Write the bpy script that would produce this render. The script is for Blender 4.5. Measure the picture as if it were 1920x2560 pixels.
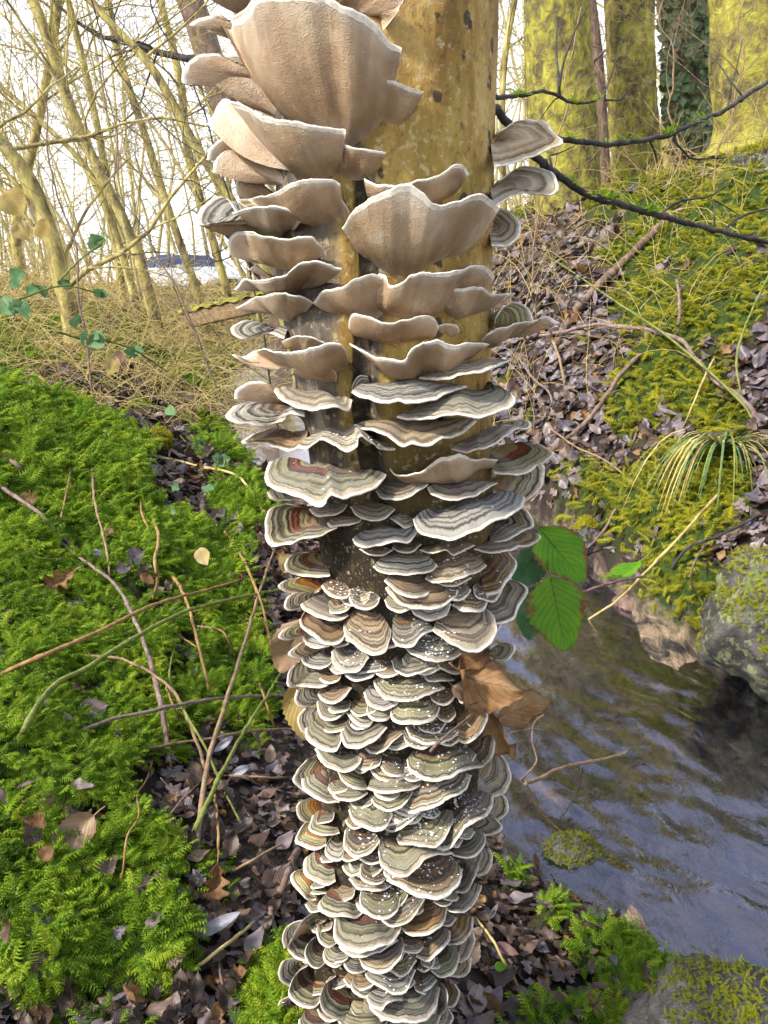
import bpy, bmesh, math, random
import numpy as np
from mathutils import Vector, Matrix, noise as mnoise

# ------------------------------------------------------------------ scene, camera, light
for _o in list(bpy.data.objects): bpy.data.objects.remove(_o)
scene = bpy.context.scene
COL = scene.collection
rng = np.random.default_rng(11)
random.seed(11)
R = math.radians

PITCH = R(16.0); CAMZ = 0.88; VFOV = R(65.0)
cam_d = bpy.data.cameras.new('camera'); cam = bpy.data.objects.new('camera', cam_d); COL.objects.link(cam)
cam_d.sensor_fit = 'VERTICAL'; cam_d.angle = VFOV; cam_d.clip_start = 0.02; cam_d.clip_end = 2000
cam.location = (0, 0, CAMZ); cam.rotation_euler = (R(90) - PITCH, 0, 0)
scene.camera = cam

SUN_EL, SUN_AZ = R(41), R(240)          # azimuth clockwise from +Y: the sun stands over the left shoulder
sun_dir = Vector((math.sin(SUN_AZ) * math.cos(SUN_EL), math.cos(SUN_AZ) * math.cos(SUN_EL), math.sin(SUN_EL)))
sd = bpy.data.lights.new('sun', 'SUN'); sd.energy = 3.6; sd.angle = R(5); sd.color = (1.0, 0.93, 0.80)
sun = bpy.data.objects.new('sun', sd); COL.objects.link(sun)
sun.rotation_euler = (-sun_dir).to_track_quat('-Z', 'Y').to_euler()

world = bpy.data.worlds.new('World'); scene.world = world; world.use_nodes = True
wn = world.node_tree; wn.nodes.clear()
sky = wn.nodes.new('ShaderNodeTexSky'); sky.sky_type = 'NISHITA'; sky.sun_disc = False
sky.sun_elevation = SUN_EL; sky.sun_rotation = SUN_AZ; sky.air_density = 1.2; sky.dust_density = 2.0; sky.ozone_density = 4.0
bg = wn.nodes.new('ShaderNodeBackground'); bg.inputs['Strength'].default_value = 0.15
wo = wn.nodes.new('ShaderNodeOutputWorld')
# thin bright cloud over the whole sky, blue showing through in places
tc = wn.nodes.new('ShaderNodeTexCoord'); cn = wn.nodes.new('ShaderNodeTexNoise'); cn.inputs['Scale'].default_value = 2.2; cn.inputs['Detail'].default_value = 4
cr_ = wn.nodes.new('ShaderNodeMapRange'); cr_.inputs[1].default_value = .36; cr_.inputs[2].default_value = .60; cr_.inputs[3].default_value = .0; cr_.inputs[4].default_value = .35
cm = wn.nodes.new('ShaderNodeMix'); cm.data_type = 'RGBA'; cm.inputs[7].default_value = (8.6, 8.6, 8.8, 1)
wn.links.new(tc.outputs['Generated'], cn.inputs['Vector']); wn.links.new(cn.outputs['Fac'], cr_.inputs[0]); 
sz_ = wn.nodes.new('ShaderNodeSeparateXYZ'); wn.links.new(tc.outputs['Generated'], sz_.inputs[0])
hz = wn.nodes.new('ShaderNodeMapRange'); hz.inputs[1].default_value = .12; hz.inputs[2].default_value = .46; hz.inputs[3].default_value = .97; hz.inputs[4].default_value = .04
wn.links.new(sz_.outputs[2], hz.inputs[0])
ad_ = wn.nodes.new('ShaderNodeMath'); ad_.operation = 'ADD'; ad_.use_clamp = True; wn.links.new(hz.outputs[0], ad_.inputs[0]); wn.links.new(cr_.outputs[0], ad_.inputs[1])
wn.links.new(ad_.outputs[0], cm.inputs[0]); wn.links.new(sky.outputs[0], cm.inputs[6])
wn.links.new(cm.outputs[2], bg.inputs['Color']); wn.links.new(bg.outputs[0], wo.inputs[0])

vs = scene.view_settings
vs.view_transform = 'Standard'; vs.look = 'None'; vs.gamma = 1.0; vs.use_curve_mapping = False
vs.exposure = 0.8
scene.cycles.max_bounces = 5; scene.cycles.diffuse_bounces = 3; scene.cycles.glossy_bounces = 3; scene.cycles.transparent_max_bounces = 12
scene.cycles.sample_clamp_indirect = 6.0
scene.cycles.use_adaptive_sampling = True; scene.cycles.adaptive_threshold = .04; scene.cycles.adaptive_min_samples = 16
scene.cycles.use_denoising = True; scene.cycles.use_light_tree = False

# ------------------------------------------------------------------ measuring helpers
FPX = 1280 / math.tan(VFOV / 2); CAM = np.array([0, 0, CAMZ])
cP, sP = math.cos(PITCH), math.sin(PITCH)
def ray(x, y):
    u = (x - 960) / FPX; v = (1280 - y) / FPX
    d = np.array([u, cP + v * sP, -sP + v * cP]); return d / np.linalg.norm(d)
def at(x, y, Y):
    d = ray(x, y); return CAM + d * (Y / d[1])
def nz(x, y, s, seed=0.0):
    return mnoise.noise(Vector((x * s + seed, y * s - seed * 1.7, seed * 0.37)))

# ------------------------------------------------------------------ object helpers
def tag(o, label=None, cat=None, group=None, kind=None):
    if label: o['label'] = label
    if cat: o['category'] = cat
    if group: o['group'] = group
    if kind: o['kind'] = kind
    return o
def empty(name, loc, label=None, cat=None, group=None):
    o = bpy.data.objects.new(name, None); COL.objects.link(o); o.location = Vector(loc); o.empty_display_size = 0.02
    return tag(o, label, cat, group)
def link(name, me, mat=None, parent=None, loc=None, smooth=True):
    o = bpy.data.objects.new(name, me); COL.objects.link(o)
    if mat is not None and not me.materials: me.materials.append(mat)
    if smooth and len(me.polygons): me.polygons.foreach_set('use_smooth', [True] * len(me.polygons))
    if parent is not None:
        o.parent = parent
        o.matrix_parent_inverse = Matrix.Identity(4)
    if loc is not None: o.location = Vector(loc)
    return o
def mk(name, V, Fc, UV=None):
    me = bpy.data.meshes.new(name)
    me.from_pydata([tuple(map(float, v)) for v in V], [], Fc)
    if UV is not None:
        uvl = me.uv_layers.new(name='UVMap')
        li = np.empty(len(me.loops), dtype=np.int32); me.loops.foreach_get('vertex_index', li)
        uvl.data.foreach_set('uv', np.asarray(UV, dtype=np.float32)[li].ravel())
    me.update(); return me

class MB:
    """collects shapes; build() links them as one mesh object"""
    def __init__(s): s.v = []; s.f = []; s.n = 0; s.mi = []
    def add(s, V, Fc, m=0):
        V = np.asarray(V, float)
        s.v.append(V); s.f += [tuple(i + s.n for i in f) for f in Fc]; s.mi += [m] * len(Fc); s.n += len(V)
    def tube(s, P, r, k=5, cap=True, m=0):
        P = np.asarray(P, float); n = len(P)
        r = np.full(n, r) if np.isscalar(r) else np.asarray(r, float)
        T = np.gradient(P, axis=0); T /= (np.linalg.norm(T, axis=1, keepdims=True) + 1e-12)
        a = np.array([0, 0, 1.0]) if abs(T[0][2]) < 0.9 else np.array([1.0, 0, 0])
        u = np.cross(T, a); u /= (np.linalg.norm(u, axis=1, keepdims=True) + 1e-12)
        w = np.cross(T, u)
        th = np.arange(k) * 2 * math.pi / k
        V = (P[:, None] + r[:, None, None] * (np.cos(th)[None, :, None] * u[:, None] + np.sin(th)[None, :, None] * w[:, None])).reshape(-1, 3)
        Fc = []
        for i in range(n - 1):
            for j in range(k):
                j2 = (j + 1) % k
                Fc.append((i * k + j, i * k + j2, (i + 1) * k + j2, (i + 1) * k + j))
        if cap and k > 2:
            Fc.append(tuple(range(k))[::-1]); Fc.append(tuple((n - 1) * k + j for j in range(k)))
        s.add(V, Fc, m)
    def box(s, c, d, rot=None, m=0):
        V = np.array([[x, y, z] for x in (-.5, .5) for y in (-.5, .5) for z in (-.5, .5)]) * np.asarray(d)
        if rot is not None: V = V @ np.array(rot).T
        s.add(V + np.asarray(c), [(0, 1, 3, 2), (4, 6, 7, 5), (0, 4, 5, 1), (2, 3, 7, 6), (0, 2, 6, 4), (1, 5, 7, 3)], m)
    def mesh(s, name):
        me = bpy.data.meshes.new(name)
        V = np.concatenate(s.v) if s.v else np.zeros((0, 3))
        me.from_pydata(V.tolist(), [], s.f); me.update(); return me
    def build(s, name, mat, parent=None, loc=None, smooth=True):
        me = s.mesh(name)
        mats = mat if isinstance(mat, (list, tuple)) else [mat]
        for m in mats: me.materials.append(m)
        if len(mats) > 1: me.polygons.foreach_set('material_index', s.mi)
        return link(name, me, None, parent, loc, smooth)

def spline(P, n):
    """Catmull-Rom through P, n samples"""
    P = np.asarray(P, float)
    d = np.concatenate([[0], np.cumsum(np.linalg.norm(np.diff(P, axis=0), axis=1) + 1e-9)]); d /= d[-1]
    Q = np.vstack([2 * P[0] - P[1], P, 2 * P[-1] - P[-2]])
    out = []
    for t in np.linspace(0, 1, n):
        i = min(max(np.searchsorted(d, t, side='right') - 1, 0), len(P) - 2)
        f = (t - d[i]) / (d[i + 1] - d[i])
        a, b, c, e = Q[i], Q[i + 1], Q[i + 2], Q[i + 3]
        out.append(0.5 * (2 * b + (c - a) * f + (2 * a - 5 * b + 4 * c - e) * f * f + (3 * b - a - 3 * c + e) * f ** 3))
    return np.array(out)

# ------------------------------------------------------------------ materials
MATS = {}
class NT:
    def __init__(s, name):
        s.m = bpy.data.materials.new(name); s.m.use_nodes = True; s.t = s.m.node_tree; s.t.nodes.clear()
        s.out = s.n('ShaderNodeOutputMaterial'); MATS[name] = s.m
    def n(s, typ, **kw):
        nd = s.t.nodes.new(typ)
        for k, v in kw.items(): setattr(nd, k, v)
        return nd
    def l(s, a, b): s.t.links.new(a, b)
    def set(s, sock, v):
        if isinstance(v, bpy.types.NodeSocket): s.l(v, sock)
        else: sock.default_value = v
    def bsdf(s, color, rough=0.7, normal=None, spec=0.3, **kw):
        b = s.n('ShaderNodeBsdfPrincipled')
        s.set(b.inputs['Base Color'], color if not isinstance(color, tuple) else (*color, 1)[:4])
        s.set(b.inputs['Roughness'], rough); b.inputs['Specular IOR Level'].default_value = spec
        if normal is not None: s.l(normal, b.inputs['Normal'])
        for k, v in kw.items(): s.set(b.inputs[k.replace('_', ' ')], v)
        return b
    def coord(s, which='Object', scale=None):
        c = s.n('ShaderNodeTexCoord').outputs[which]
        if scale is not None:
            mp = s.n('ShaderNodeMapping'); s.l(c, mp.inputs[0]); mp.inputs['Scale'].default_value = scale; return mp.outputs[0]
        return c
    def geo_pos(s, scale=None):
        c = s.n('ShaderNodeNewGeometry').outputs['Position']
        if scale is not None:
            mp = s.n('ShaderNodeMapping'); s.l(c, mp.inputs[0]); mp.inputs['Scale'].default_value = scale; return mp.outputs[0]
        return c
    def noise(s, vec, scale, detail=4, rough=0.55, dist=0.0):
        t = s.n('ShaderNodeTexNoise'); s.l(vec, t.inputs['Vector']); t.inputs['Scale'].default_value = scale
        t.inputs['Detail'].default_value = detail; t.inputs['Roughness'].default_value = rough; t.inputs['Distortion'].default_value = dist
        return t.outputs['Fac']
    def vor(s, vec, scale, feature='F1', out='Distance', rand=1.0):
        t = s.n('ShaderNodeTexVoronoi', feature=feature); s.l(vec, t.inputs['Vector']); t.inputs['Scale'].default_value = scale
        t.inputs['Randomness'].default_value = rand
        return t.outputs[out]
    def ramp(s, fac, stops, interp='LINEAR'):
        r = s.n('ShaderNodeValToRGB'); e = r.color_ramp; e.interpolation = interp
        while len(e.elements) < len(stops): e.elements.new(0.5)
        for i, (p, c) in enumerate(stops):
            c = (c, c, c) if np.isscalar(c) else c
            e.elements[i].position = p; e.elements[i].color = (*c[:3], 1)
        s.l(fac, r.inputs[0]); return r.outputs[0]
    def mix(s, f, a, b, mode='MIX'):
        x = s.n('ShaderNodeMix', data_type='RGBA', blend_type=mode)
        s.set(x.inputs[0], f)
        s.set(x.inputs[6], (*a, 1) if isinstance(a, tuple) else a); s.set(x.inputs[7], (*b, 1) if isinstance(b, tuple) else b)
        return x.outputs[2]
    def math(s, op, a, b=None, clamp=False):
        x = s.n('ShaderNodeMath', operation=op, use_clamp=clamp); s.set(x.inputs[0], a)
        if b is not None: s.set(x.inputs[1], b)
        return x.outputs[0]
    def bump(s, h, strength=0.4, dist=0.01, prev=None):
        b = s.n('ShaderNodeBump'); b.inputs['Strength'].default_value = strength; b.inputs['Distance'].default_value = dist
        s.l(h, b.inputs['Height'])
        if prev is not None: s.l(prev, b.inputs['Normal'])
        return b.outputs[0]
    def rnd(s): return s.n('ShaderNodeObjectInfo').outputs['Random']
    def hsv(s, col, h=0.5, sat=1.0, v=1.0):
        x = s.n('ShaderNodeHueSaturation'); s.l(col, x.inputs['Color']); s.set(x.inputs['Hue'], h); s.set(x.inputs['Saturation'], sat); s.set(x.inputs['Value'], v)
        return x.outputs[0]
    def done(s, sh): s.l(sh.outputs[0] if not isinstance(sh, bpy.types.NodeSocket) else sh, s.out.inputs[0]); return s.m
    def leafy(s, col, rough=0.5, trans=0.35, normal=None, spec=0.3):
        b = s.bsdf(col, rough, normal, spec); t = s.n('ShaderNodeBsdfTranslucent'); s.set(t.inputs[0], (*col, 1) if isinstance(col, tuple) else col)
        if normal is not None: s.l(normal, t.inputs[1])
        m = s.n('ShaderNodeMixShader'); m.inputs[0].default_value = trans
        s.l(b.outputs[0], m.inputs[1]); s.l(t.outputs[0], m.inputs[2]); return s.done(m)

# ------------------------------------------------------------------ scatter (geometry nodes, for uncountable stuff)
def scatter(name, pts, rots, scls, vids, meshes, label, cat):
    me = bpy.data.meshes.new(name); me.from_pydata([tuple(p) for p in pts], [], [])
    a = me.attributes.new('rot', 'FLOAT_VECTOR', 'POINT'); a.data.foreach_set('vector', np.asarray(rots, np.float32).ravel())
    a = me.attributes.new('scl', 'FLOAT', 'POINT'); a.data.foreach_set('value', np.asarray(scls, np.float32))
    a = me.attributes.new('vid', 'INT', 'POINT'); a.data.foreach_set('value', np.asarray(vids, np.int32))
    o = link(name, me, None); tag(o, label, cat, kind='stuff')
    pc = bpy.data.collections.new(name + '_source')
    for i, m in enumerate(meshes):
        pc.objects.link(bpy.data.objects.new('%s_source_%02d' % (name, i), m))
    ng = bpy.data.node_groups.new(name + '_scatter', 'GeometryNodeTree')
    ng.interface.new_socket('Geometry', in_out='INPUT', socket_type='NodeSocketGeometry')
    ng.interface.new_socket('Geometry', in_out='OUTPUT', socket_type='NodeSocketGeometry')
    N = ng.nodes.new; L = ng.links.new
    gi = N('NodeGroupInput'); go = N('NodeGroupOutput'); ip = N('GeometryNodeInstanceOnPoints')
    ci = N('GeometryNodeCollectionInfo'); ci.inputs['Collection'].default_value = pc
    ci.inputs['Separate Children'].default_value = True; ci.inputs['Reset Children'].default_value = True
    def attr(nm, typ):
        x = N('GeometryNodeInputNamedAttribute'); x.data_type = typ; x.inputs['Name'].default_value = nm; return x.outputs['Attribute']
    e2r = N('FunctionNodeEulerToRotation')
    L(attr('rot', 'FLOAT_VECTOR'), e2r.inputs[0]); L(gi.outputs[0], ip.inputs['Points']); L(ci.outputs[0], ip.inputs['Instance'])
    ip.inputs['Pick Instance'].default_value = True
    L(attr('vid', 'INT'), ip.inputs['Instance Index']); L(e2r.outputs[0], ip.inputs['Rotation']); L(attr('scl', 'FLOAT'), ip.inputs['Scale'])
    L(ip.outputs[0], go.inputs[0])
    md = o.modifiers.new('scatter', 'NODES'); md.node_group = ng
    return o
# ------------------------------------------------------------------ terrain functions (world metres, stream surface at z = 0)
def vn(x, y, seed=0):
    x = np.asarray(x, float); y = np.asarray(y, float)
    xi = np.floor(x).astype(np.int64); yi = np.floor(y).astype(np.int64); fx = x - xi; fy = y - yi
    def h(a, b):
        n = (a * 374761393 + b * 668265263 + seed * 974634777) & 0x7fffffff
        n = ((n ^ (n >> 13)) * 1274126177) & 0x7fffffff
        return ((n ^ (n >> 16)) & 0xffff) / 65535.0
    ux = fx * fx * (3 - 2 * fx); uy = fy * fy * (3 - 2 * fy)
    return (h(xi, yi) * (1 - ux) + h(xi + 1, yi) * ux) * (1 - uy) + (h(xi, yi + 1) * (1 - ux) + h(xi + 1, yi + 1) * ux) * uy
def fbm(x, y, seed=0, o=4):
    a, s, f, t = 0.5, 0.0, 1.0, 0.0
    for k in range(o):
        s = s + a * vn(x * f, y * f, seed + k); t += a; a *= .5; f *= 2.03
    return s / t - .5

SY  = [-2, .2, .60, .78, .85, 1.0, 1.12, 1.6, 2.0, 2.4, 2.7, 3.0, 3.6, 4.24, 5.5, 7.2, 8.2, 12, 14]
SXL = [2.2, .75, .50, .40, .355, .262, .175, .05, .0, -.05, -.1, -.25, -.52, -.86, -1.15, -1.45, -1.55, -2.1, -2.4]
SXR = [3.6, 2.0, 1.45, 1.28, 1.22, 1.12, 1.05, .86, .71, .67, .66, .57, .25, -.1, -.45, -.78, -.98, -1.6, -2.0]
def stream(y):
    w = 0.02 * (vn(np.asarray(y) * 6, np.zeros_like(y), 5) - .5)
    return np.interp(y, SY, SXL) + w, np.interp(y, SY, SXR) - w * 1.3
PATCH = []; BARE = []          # mossy and moss-free patches: centre, inverse 2x2
def moss_raw(x, y):
    m = np.zeros_like(np.asarray(x, float))
    for c, M in PATCH:
        dx = x - c[0]; dy = y - c[1]
        a = M[0, 0] * dx + M[0, 1] * dy; b = M[1, 0] * dx + M[1, 1] * dy
        m = np.maximum(m, 1.12 - np.sqrt(a * a + b * b))
    q = np.zeros_like(m)
    for c, M in BARE:
        dx = x - c[0]; dy = y - c[1]
        a = M[0, 0] * dx + M[0, 1] * dy; b = M[1, 0] * dx + M[1, 1] * dy
        q = np.maximum(q, 1.15 - np.sqrt(a * a + b * b))
    return m - 1.5 * q
def mossmask(x, y):
    x = np.asarray(x, float); y = np.asarray(y, float)
    d = np.sqrt(x * x + y * y)
    k = np.clip(3.0 / d, .5, 4)
    n = fbm(x * 3.0 * k, y * 3.0 * k, 31, 4)
    return np.clip((np.minimum(moss_raw(x, y), .62) + n * 2.0 - .14) * 3.5, 0, 1)
def height(x, y, moss=True):
    x = np.asarray(x, float); y = np.asarray(y, float)
    XL, XR = stream(y)
    dl = XL - x; dr = x - XR
    zl = np.interp(dl, [0, .04, .12, .25, .45, .8, 1.2, 2.0, 3.2, 4.5, 8, 40], [0, .035, .07, .10, .15, .27, .40, .62, .86, .97, .85, .7])
    # lip of the steep right bank, then a long slope
    k = np.interp(y, [1.0, 2.2, 3.2, 5.0], [.75, 1.0, 1.0, .9])
    zr = np.interp(dr * k, [0, .03, .09, .16, .45, 1.0, 1.7, 2.4, 4, 10, 40], [-.02, .10, .19, .24, .42, .85, 1.38, 1.62, 1.8, 2.0, 1.6])
    w = XR - XL; f = np.clip(np.minimum(-dl, -dr) / np.maximum(w * .5, .05), 0, 1)
    bed = -.015 - .05 * f ** .7 + .015 * fbm(x * 9, y * 5, 3)
    z = np.where(dl > 0, zl, np.where(dr > 0, zr, bed))
    away = np.clip(np.maximum(dl, dr), 0, 10)
    z = z + fbm(x * 2.2, y * 2.2, 1) * .16 * np.clip(away * 1.2, 0, 1) + fbm(x * 11, y * 11, 2) * .05 * np.clip(away * 3, 0, 1) + fbm(x * .5, y * .5, 8) * .5 * np.clip((away - 1.5) * .4, 0, 1)
    flat = np.clip((y - 11) / 8, 0, 1); flat = flat * flat * (3 - 2 * flat)
    z = z * (1 - flat) + flat * (.62 + .25 * fbm(x * .1, y * .1, 9))
    if moss:
        m = mossmask(x, y); d = np.sqrt(x * x + y * y)
        z = z + m * (.018 + .15 * np.clip(d / 2.5, .4, 1.3) * (fbm(x * 9 / np.clip(d, .6, 3), y * 9 / np.clip(d, .6, 3), 12, 3) + .18))
    return z
HG = {}
def hq(x, y):
    """height of the built ground sheet"""
    X, Y, Z = HG['X'], HG['Y'], HG['Z']; n = len(X)
    fx = np.clip(np.interp(x, X, np.arange(n)), 0, n - 1.001); fy = np.clip(np.interp(y, Y, np.arange(n)), 0, n - 1.001)
    i = fx.astype(int); j = fy.astype(int); u = fx - i; v = fy - j
    return (Z[j, i] * (1 - u) + Z[j, i + 1] * u) * (1 - v) + (Z[j + 1, i] * (1 - u) + Z[j + 1, i + 1] * u) * v
def ground_hit(px, py, moss=False, tmax=30):
    d = ray(px, py); t = np.concatenate([np.arange(.35, 4, .01), np.arange(4, tmax, .05)])
    P = CAM + t[:, None] * d
    b = P[:, 2] < (hq(P[:, 0], P[:, 1]) if moss else height(P[:, 0], P[:, 1], False))
    i = np.argmax(b) if b.any() else len(t) - 1
    return P[i]
_m = [ # left bank
 (150,830,140,45),(50,790,80,30),(60,905,70,50),(330,890,120,30),(480,930,140,45),(620,930,60,40),(100,1120,150,90),(280,1200,160,110),(400,1330,110,110),(180,1300,170,80),
 (560,1240,110,50),(640,1300,70,60),(520,1120,90,45),(60,1420,110,90),(300,1430,130,60),(120,1500,150,80),(130,1640,180,120),(330,1640,130,100),(560,1660,130,90),(620,1760,70,60),(560,1560,70,50),
 (80,1850,220,130),(300,1860,140,130),(380,1760,90,60),(330,2160,130,100),(110,2220,140,110),(230,2420,330,160),(430,2400,90,130),(690,2450,50,110),(560,2250,40,25),(60,2050,90,40),
 (360,1000,35,35),(300,800,90,30),
 # right bank
 (1620,490,130,60),(1500,530,80,40),(1560,660,150,60),(1700,620,150,80),(1600,760,150,55),(1830,600,100,70),(1890,720,60,70),(1640,980,150,80),(1580,1060,90,60),(1740,850,110,35),(1790,740,120,45),
 (1470,860,40,28),(1290,955,50,22),(1300,1060,60,40),(1420,1190,90,40),(1500,1250,130,50),(1620,1270,150,50),(1700,1310,90,40),(1560,1330,70,40),(1690,1420,70,50),(1850,1230,40,60),(1850,330,80,60),(1750,420,100,40),(1420,1280,80,40),
 # bank beside the water in front
 (1270,2225,55,30),(1370,2310,55,32),(1490,2400,45,30),
]
_b = [(60, 960, 90, 32), (250, 960, 160, 28), (400, 1010, 110, 38), (470, 1130, 80, 60), (480, 1300, 55, 110), (460, 1190, 110, 40), (40, 1330, 60, 35), (190, 1395, 70, 25), (340, 1550, 100, 38), (450, 1620, 55, 80), (235, 1775, 90, 40), (60, 2045, 120, 40), (230, 2090, 110, 50),
 (430, 2010, 110, 80), (570, 2010, 150, 150), (560, 2320, 120, 230), (320, 2275, 70, 30), (520, 1890, 80, 60), (420, 1730, 40, 50), (120, 880, 80, 18), (420, 870, 70, 18), (30, 1180, 40, 25), (140, 1560, 60, 22), (330, 1690, 50, 22), (150, 2330, 80, 25),
 (1380, 950, 120, 70), (1420, 1060, 110, 60), (1500, 880, 60, 30), (1720, 1120, 120, 50), (1850, 950, 60, 90), (1760, 900, 60, 25), (1500, 740, 40, 50), (1450, 700, 60, 60), (1830, 1380, 90, 40), (1860, 680, 50, 12), (1680, 700, 50, 18)]
for q_, (cx, cy, rx, ry) in [(PATCH, e) for e in _m] + [(BARE, e if e[0] > 640 or e[1] > 1420 else (e[0], e[1], e[2] * 1.15, e[3] * 2.0)) for e in _b]:
    c = ground_hit(cx, cy); a = ground_hit(cx + rx, cy) ; b = ground_hit(cx, cy - ry)
    A = np.array([[a[0] - c[0], b[0] - c[0]], [a[1] - c[1], b[1] - c[1]]])
    L0 = np.linalg.norm(A[:, 0])
    for j in (0, 1):
        L = np.linalg.norm(A[:, j]); A[:, j] *= min(L, max(L0 * 1.8, .02)) / max(L, 1e-6)
    if abs(np.linalg.det(A)) < 1e-7: A = np.eye(2) * L0
    q_.append((c, np.linalg.inv(A)))

# ground sheet
def build_ground():
    b, a = 6.6, .35; n = 460
    u = np.linspace(-1, 1, n); X = a * np.sinh(b * u)
    v = np.linspace(-.52, 1, n); Y = 1.0 + a * np.sinh(b * v)
    gx, gy = np.meshgrid(X, Y); x = gx.ravel(); y = gy.ravel()
    z = height(x, y); HG.update(X=X, Y=Y, Z=z.reshape(n, n))
    V = np.stack([x, y, z], 1)
    i = np.arange(n - 1)[:, None] * n + np.arange(n - 1)[None, :]; i = i.ravel()
    Fc = np.stack([i, i + 1, i + n + 1, i + n], 1)
    me = bpy.data.meshes.new('ground'); me.from_pydata(V.tolist(), [], Fc.tolist())
    XL, XR = stream(y); wet = np.clip(1 - np.maximum(XL - x, x - XR) / .012, 0, 1) * (y < 13)
    ca = me.color_attributes.new('zone', 'FLOAT_COLOR', 'POINT')
    col = np.zeros((len(x), 4), np.float32); col[:, 0] = mossmask(x, y); col[:, 1] = wet; col[:, 2] = np.clip((np.sqrt(x * x + y * y) - 4) / 5, 0, 1); col[:, 3] = 1
    ca.data.foreach_set('color', col.ravel())
    t = NT('soil_and_sand')
    p = t.geo_pos(); at_ = t.n('ShaderNodeVertexColor', layer_name='zone'); sp = t.n('ShaderNodeSeparateColor'); t.l(at_.outputs[0], sp.inputs[0])
    n1 = t.noise(p, 14, 6, .65); n2 = t.noise(p, 60, 4, .6)
    soil = t.ramp(n1, [(.3, (.012, .009, .008)), (.55, (.035, .024, .018)), (.75, (.07, .048, .036))])
    mossc = t.ramp(n2, [(.3, (.012, .022, .004)), (.7, (.05, .085, .010))])
    straw = t.ramp(n1, [(.3, (.07, .05, .025)), (.6, (.2, .15, .07)), (.8, (.12, .11, .03))])
    sandn = t.noise(t.geo_pos((7, 3, 7)), 3.2, 7, .7, .6)
    sand = t.ramp(sandn, [(.36, (.022, .020, .022)), (.44, (.06, .05, .04)), (.52, (.20, .145, .095)), (.66, (.36, .27, .18))])
    c = t.mix(sp.outputs[2], soil, straw); c = t.mix(sp.outputs[0], c, mossc); c = t.mix(sp.outputs[1], c, sand)
    bp = t.bump(n2, .7, .02)
    t.done(t.bsdf(c, .85, bp, .2))
    o = link('ground', me, MATS['soil_and_sand']); tag(o, 'dark soil banks with sandy stream bed between mossy slopes', 'ground', kind='structure')
build_ground()

# stream surface
def build_water():
    ys = np.concatenate([np.linspace(.1, 3.4, 300), np.linspace(3.45, 13.5, 110)]); k = 70
    XL, XR = stream(ys)
    V = []
    for y, l, r in zip(ys, XL, XR):
        l -= .05; r += .06
        w = np.linspace(0, 1, k); x = l + (r - l) * w
        lat = (x - (l + r) * .5) + .25 * (y - 1) ; al = y - .55 * x
        amp = np.clip(.0062 * (y < 9), 0, 1) * np.clip(np.minimum(w, 1 - w) * 8, .15, 1)
        amp = amp * np.clip(.35 + 1.8 * (fbm(x * 1.8 + 4, al * 1.6, 21) + .28), .25, 1.5)
        z = amp * (fbm(lat * 20, al * 4.5, 22, 4) * 2.2 + fbm(lat * 47, al * 19, 27, 3) * .9)
        V.append(np.stack([x, np.full(k, y), z], 1))
    V = np.concatenate(V); n = len(ys)
    i = (np.arange(n - 1)[:, None] * k + np.arange(k - 1)[None, :]).ravel()
    Fc = np.stack([i, i + 1, i + k + 1, i + k], 1).tolist()
    t = NT('stream_water')
    p = t.geo_pos((1, .55, 1))
    bp = t.bump(t.noise(p, 55, 4, .6, .5), .22, .006)
    fr = t.n('ShaderNodeFresnel'); fr.inputs['IOR'].default_value = 1.5; t.l(bp, fr.inputs['Normal'])
    gl = t.n('ShaderNodeBsdfGlossy'); gl.inputs['Roughness'].default_value = .06; gl.inputs['Color'].default_value = (.80, .80, 1, 1); t.l(bp, gl.inputs['Normal'])
    tr = t.n('ShaderNodeBsdfTransparent'); tr.inputs[0].default_value = (.74, .71, .72, 1)
    f2 = t.math('MULTIPLY', fr.outputs[0], 3.2, clamp=True)
    ms = t.n('ShaderNodeMixShader'); t.l(f2, ms.inputs[0]); t.l(tr.outputs[0], ms.inputs[1]); t.l(gl.outputs[0], ms.inputs[2])
    t.done(ms)
    o = link('stream_water', mk('stream_water', V, Fc), MATS['stream_water']); tag(o, 'shallow rippling stream water over sand', 'water', kind='structure')
build_water()

# ------------------------------------------------------------------ the dead standing trunk
TY = .585
TZ = [0, .1, .219, .336, .459, .571, .674, .768, .854, .897, 1.053, 1.4, 2.2]
TX = [-.03, -.025, -.016, -.005, .013, .018, .018, .011, .002, .001, .0, .01, .05]
TR = [.085, .074, .062, .062, .064, .065, .066, .068, .073, .073, .0735, .072, .066]
def axis(z): return np.interp(z, TZ, TX)
def trad(z): return np.interp(z, TZ, TR)
def cyl_hit(px, py, D=0.0):
    d = ray(px, py); z = CAMZ + d[2] / d[1] * TY
    for _ in range(5):
        ax, r = axis(z), trad(z) + D
        ox, oy = -ax, -TY
        A = d[0] ** 2 + d[1] ** 2; B = ox * d[0] + oy * d[1]; Cc = ox * ox + oy * oy - r * r
        disc = B * B - A * Cc
        t = (-B - math.sqrt(disc)) / A if disc > 0 else -B / A
        z = CAMZ + t * d[2]
    return CAM + t * d, disc > 0

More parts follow.
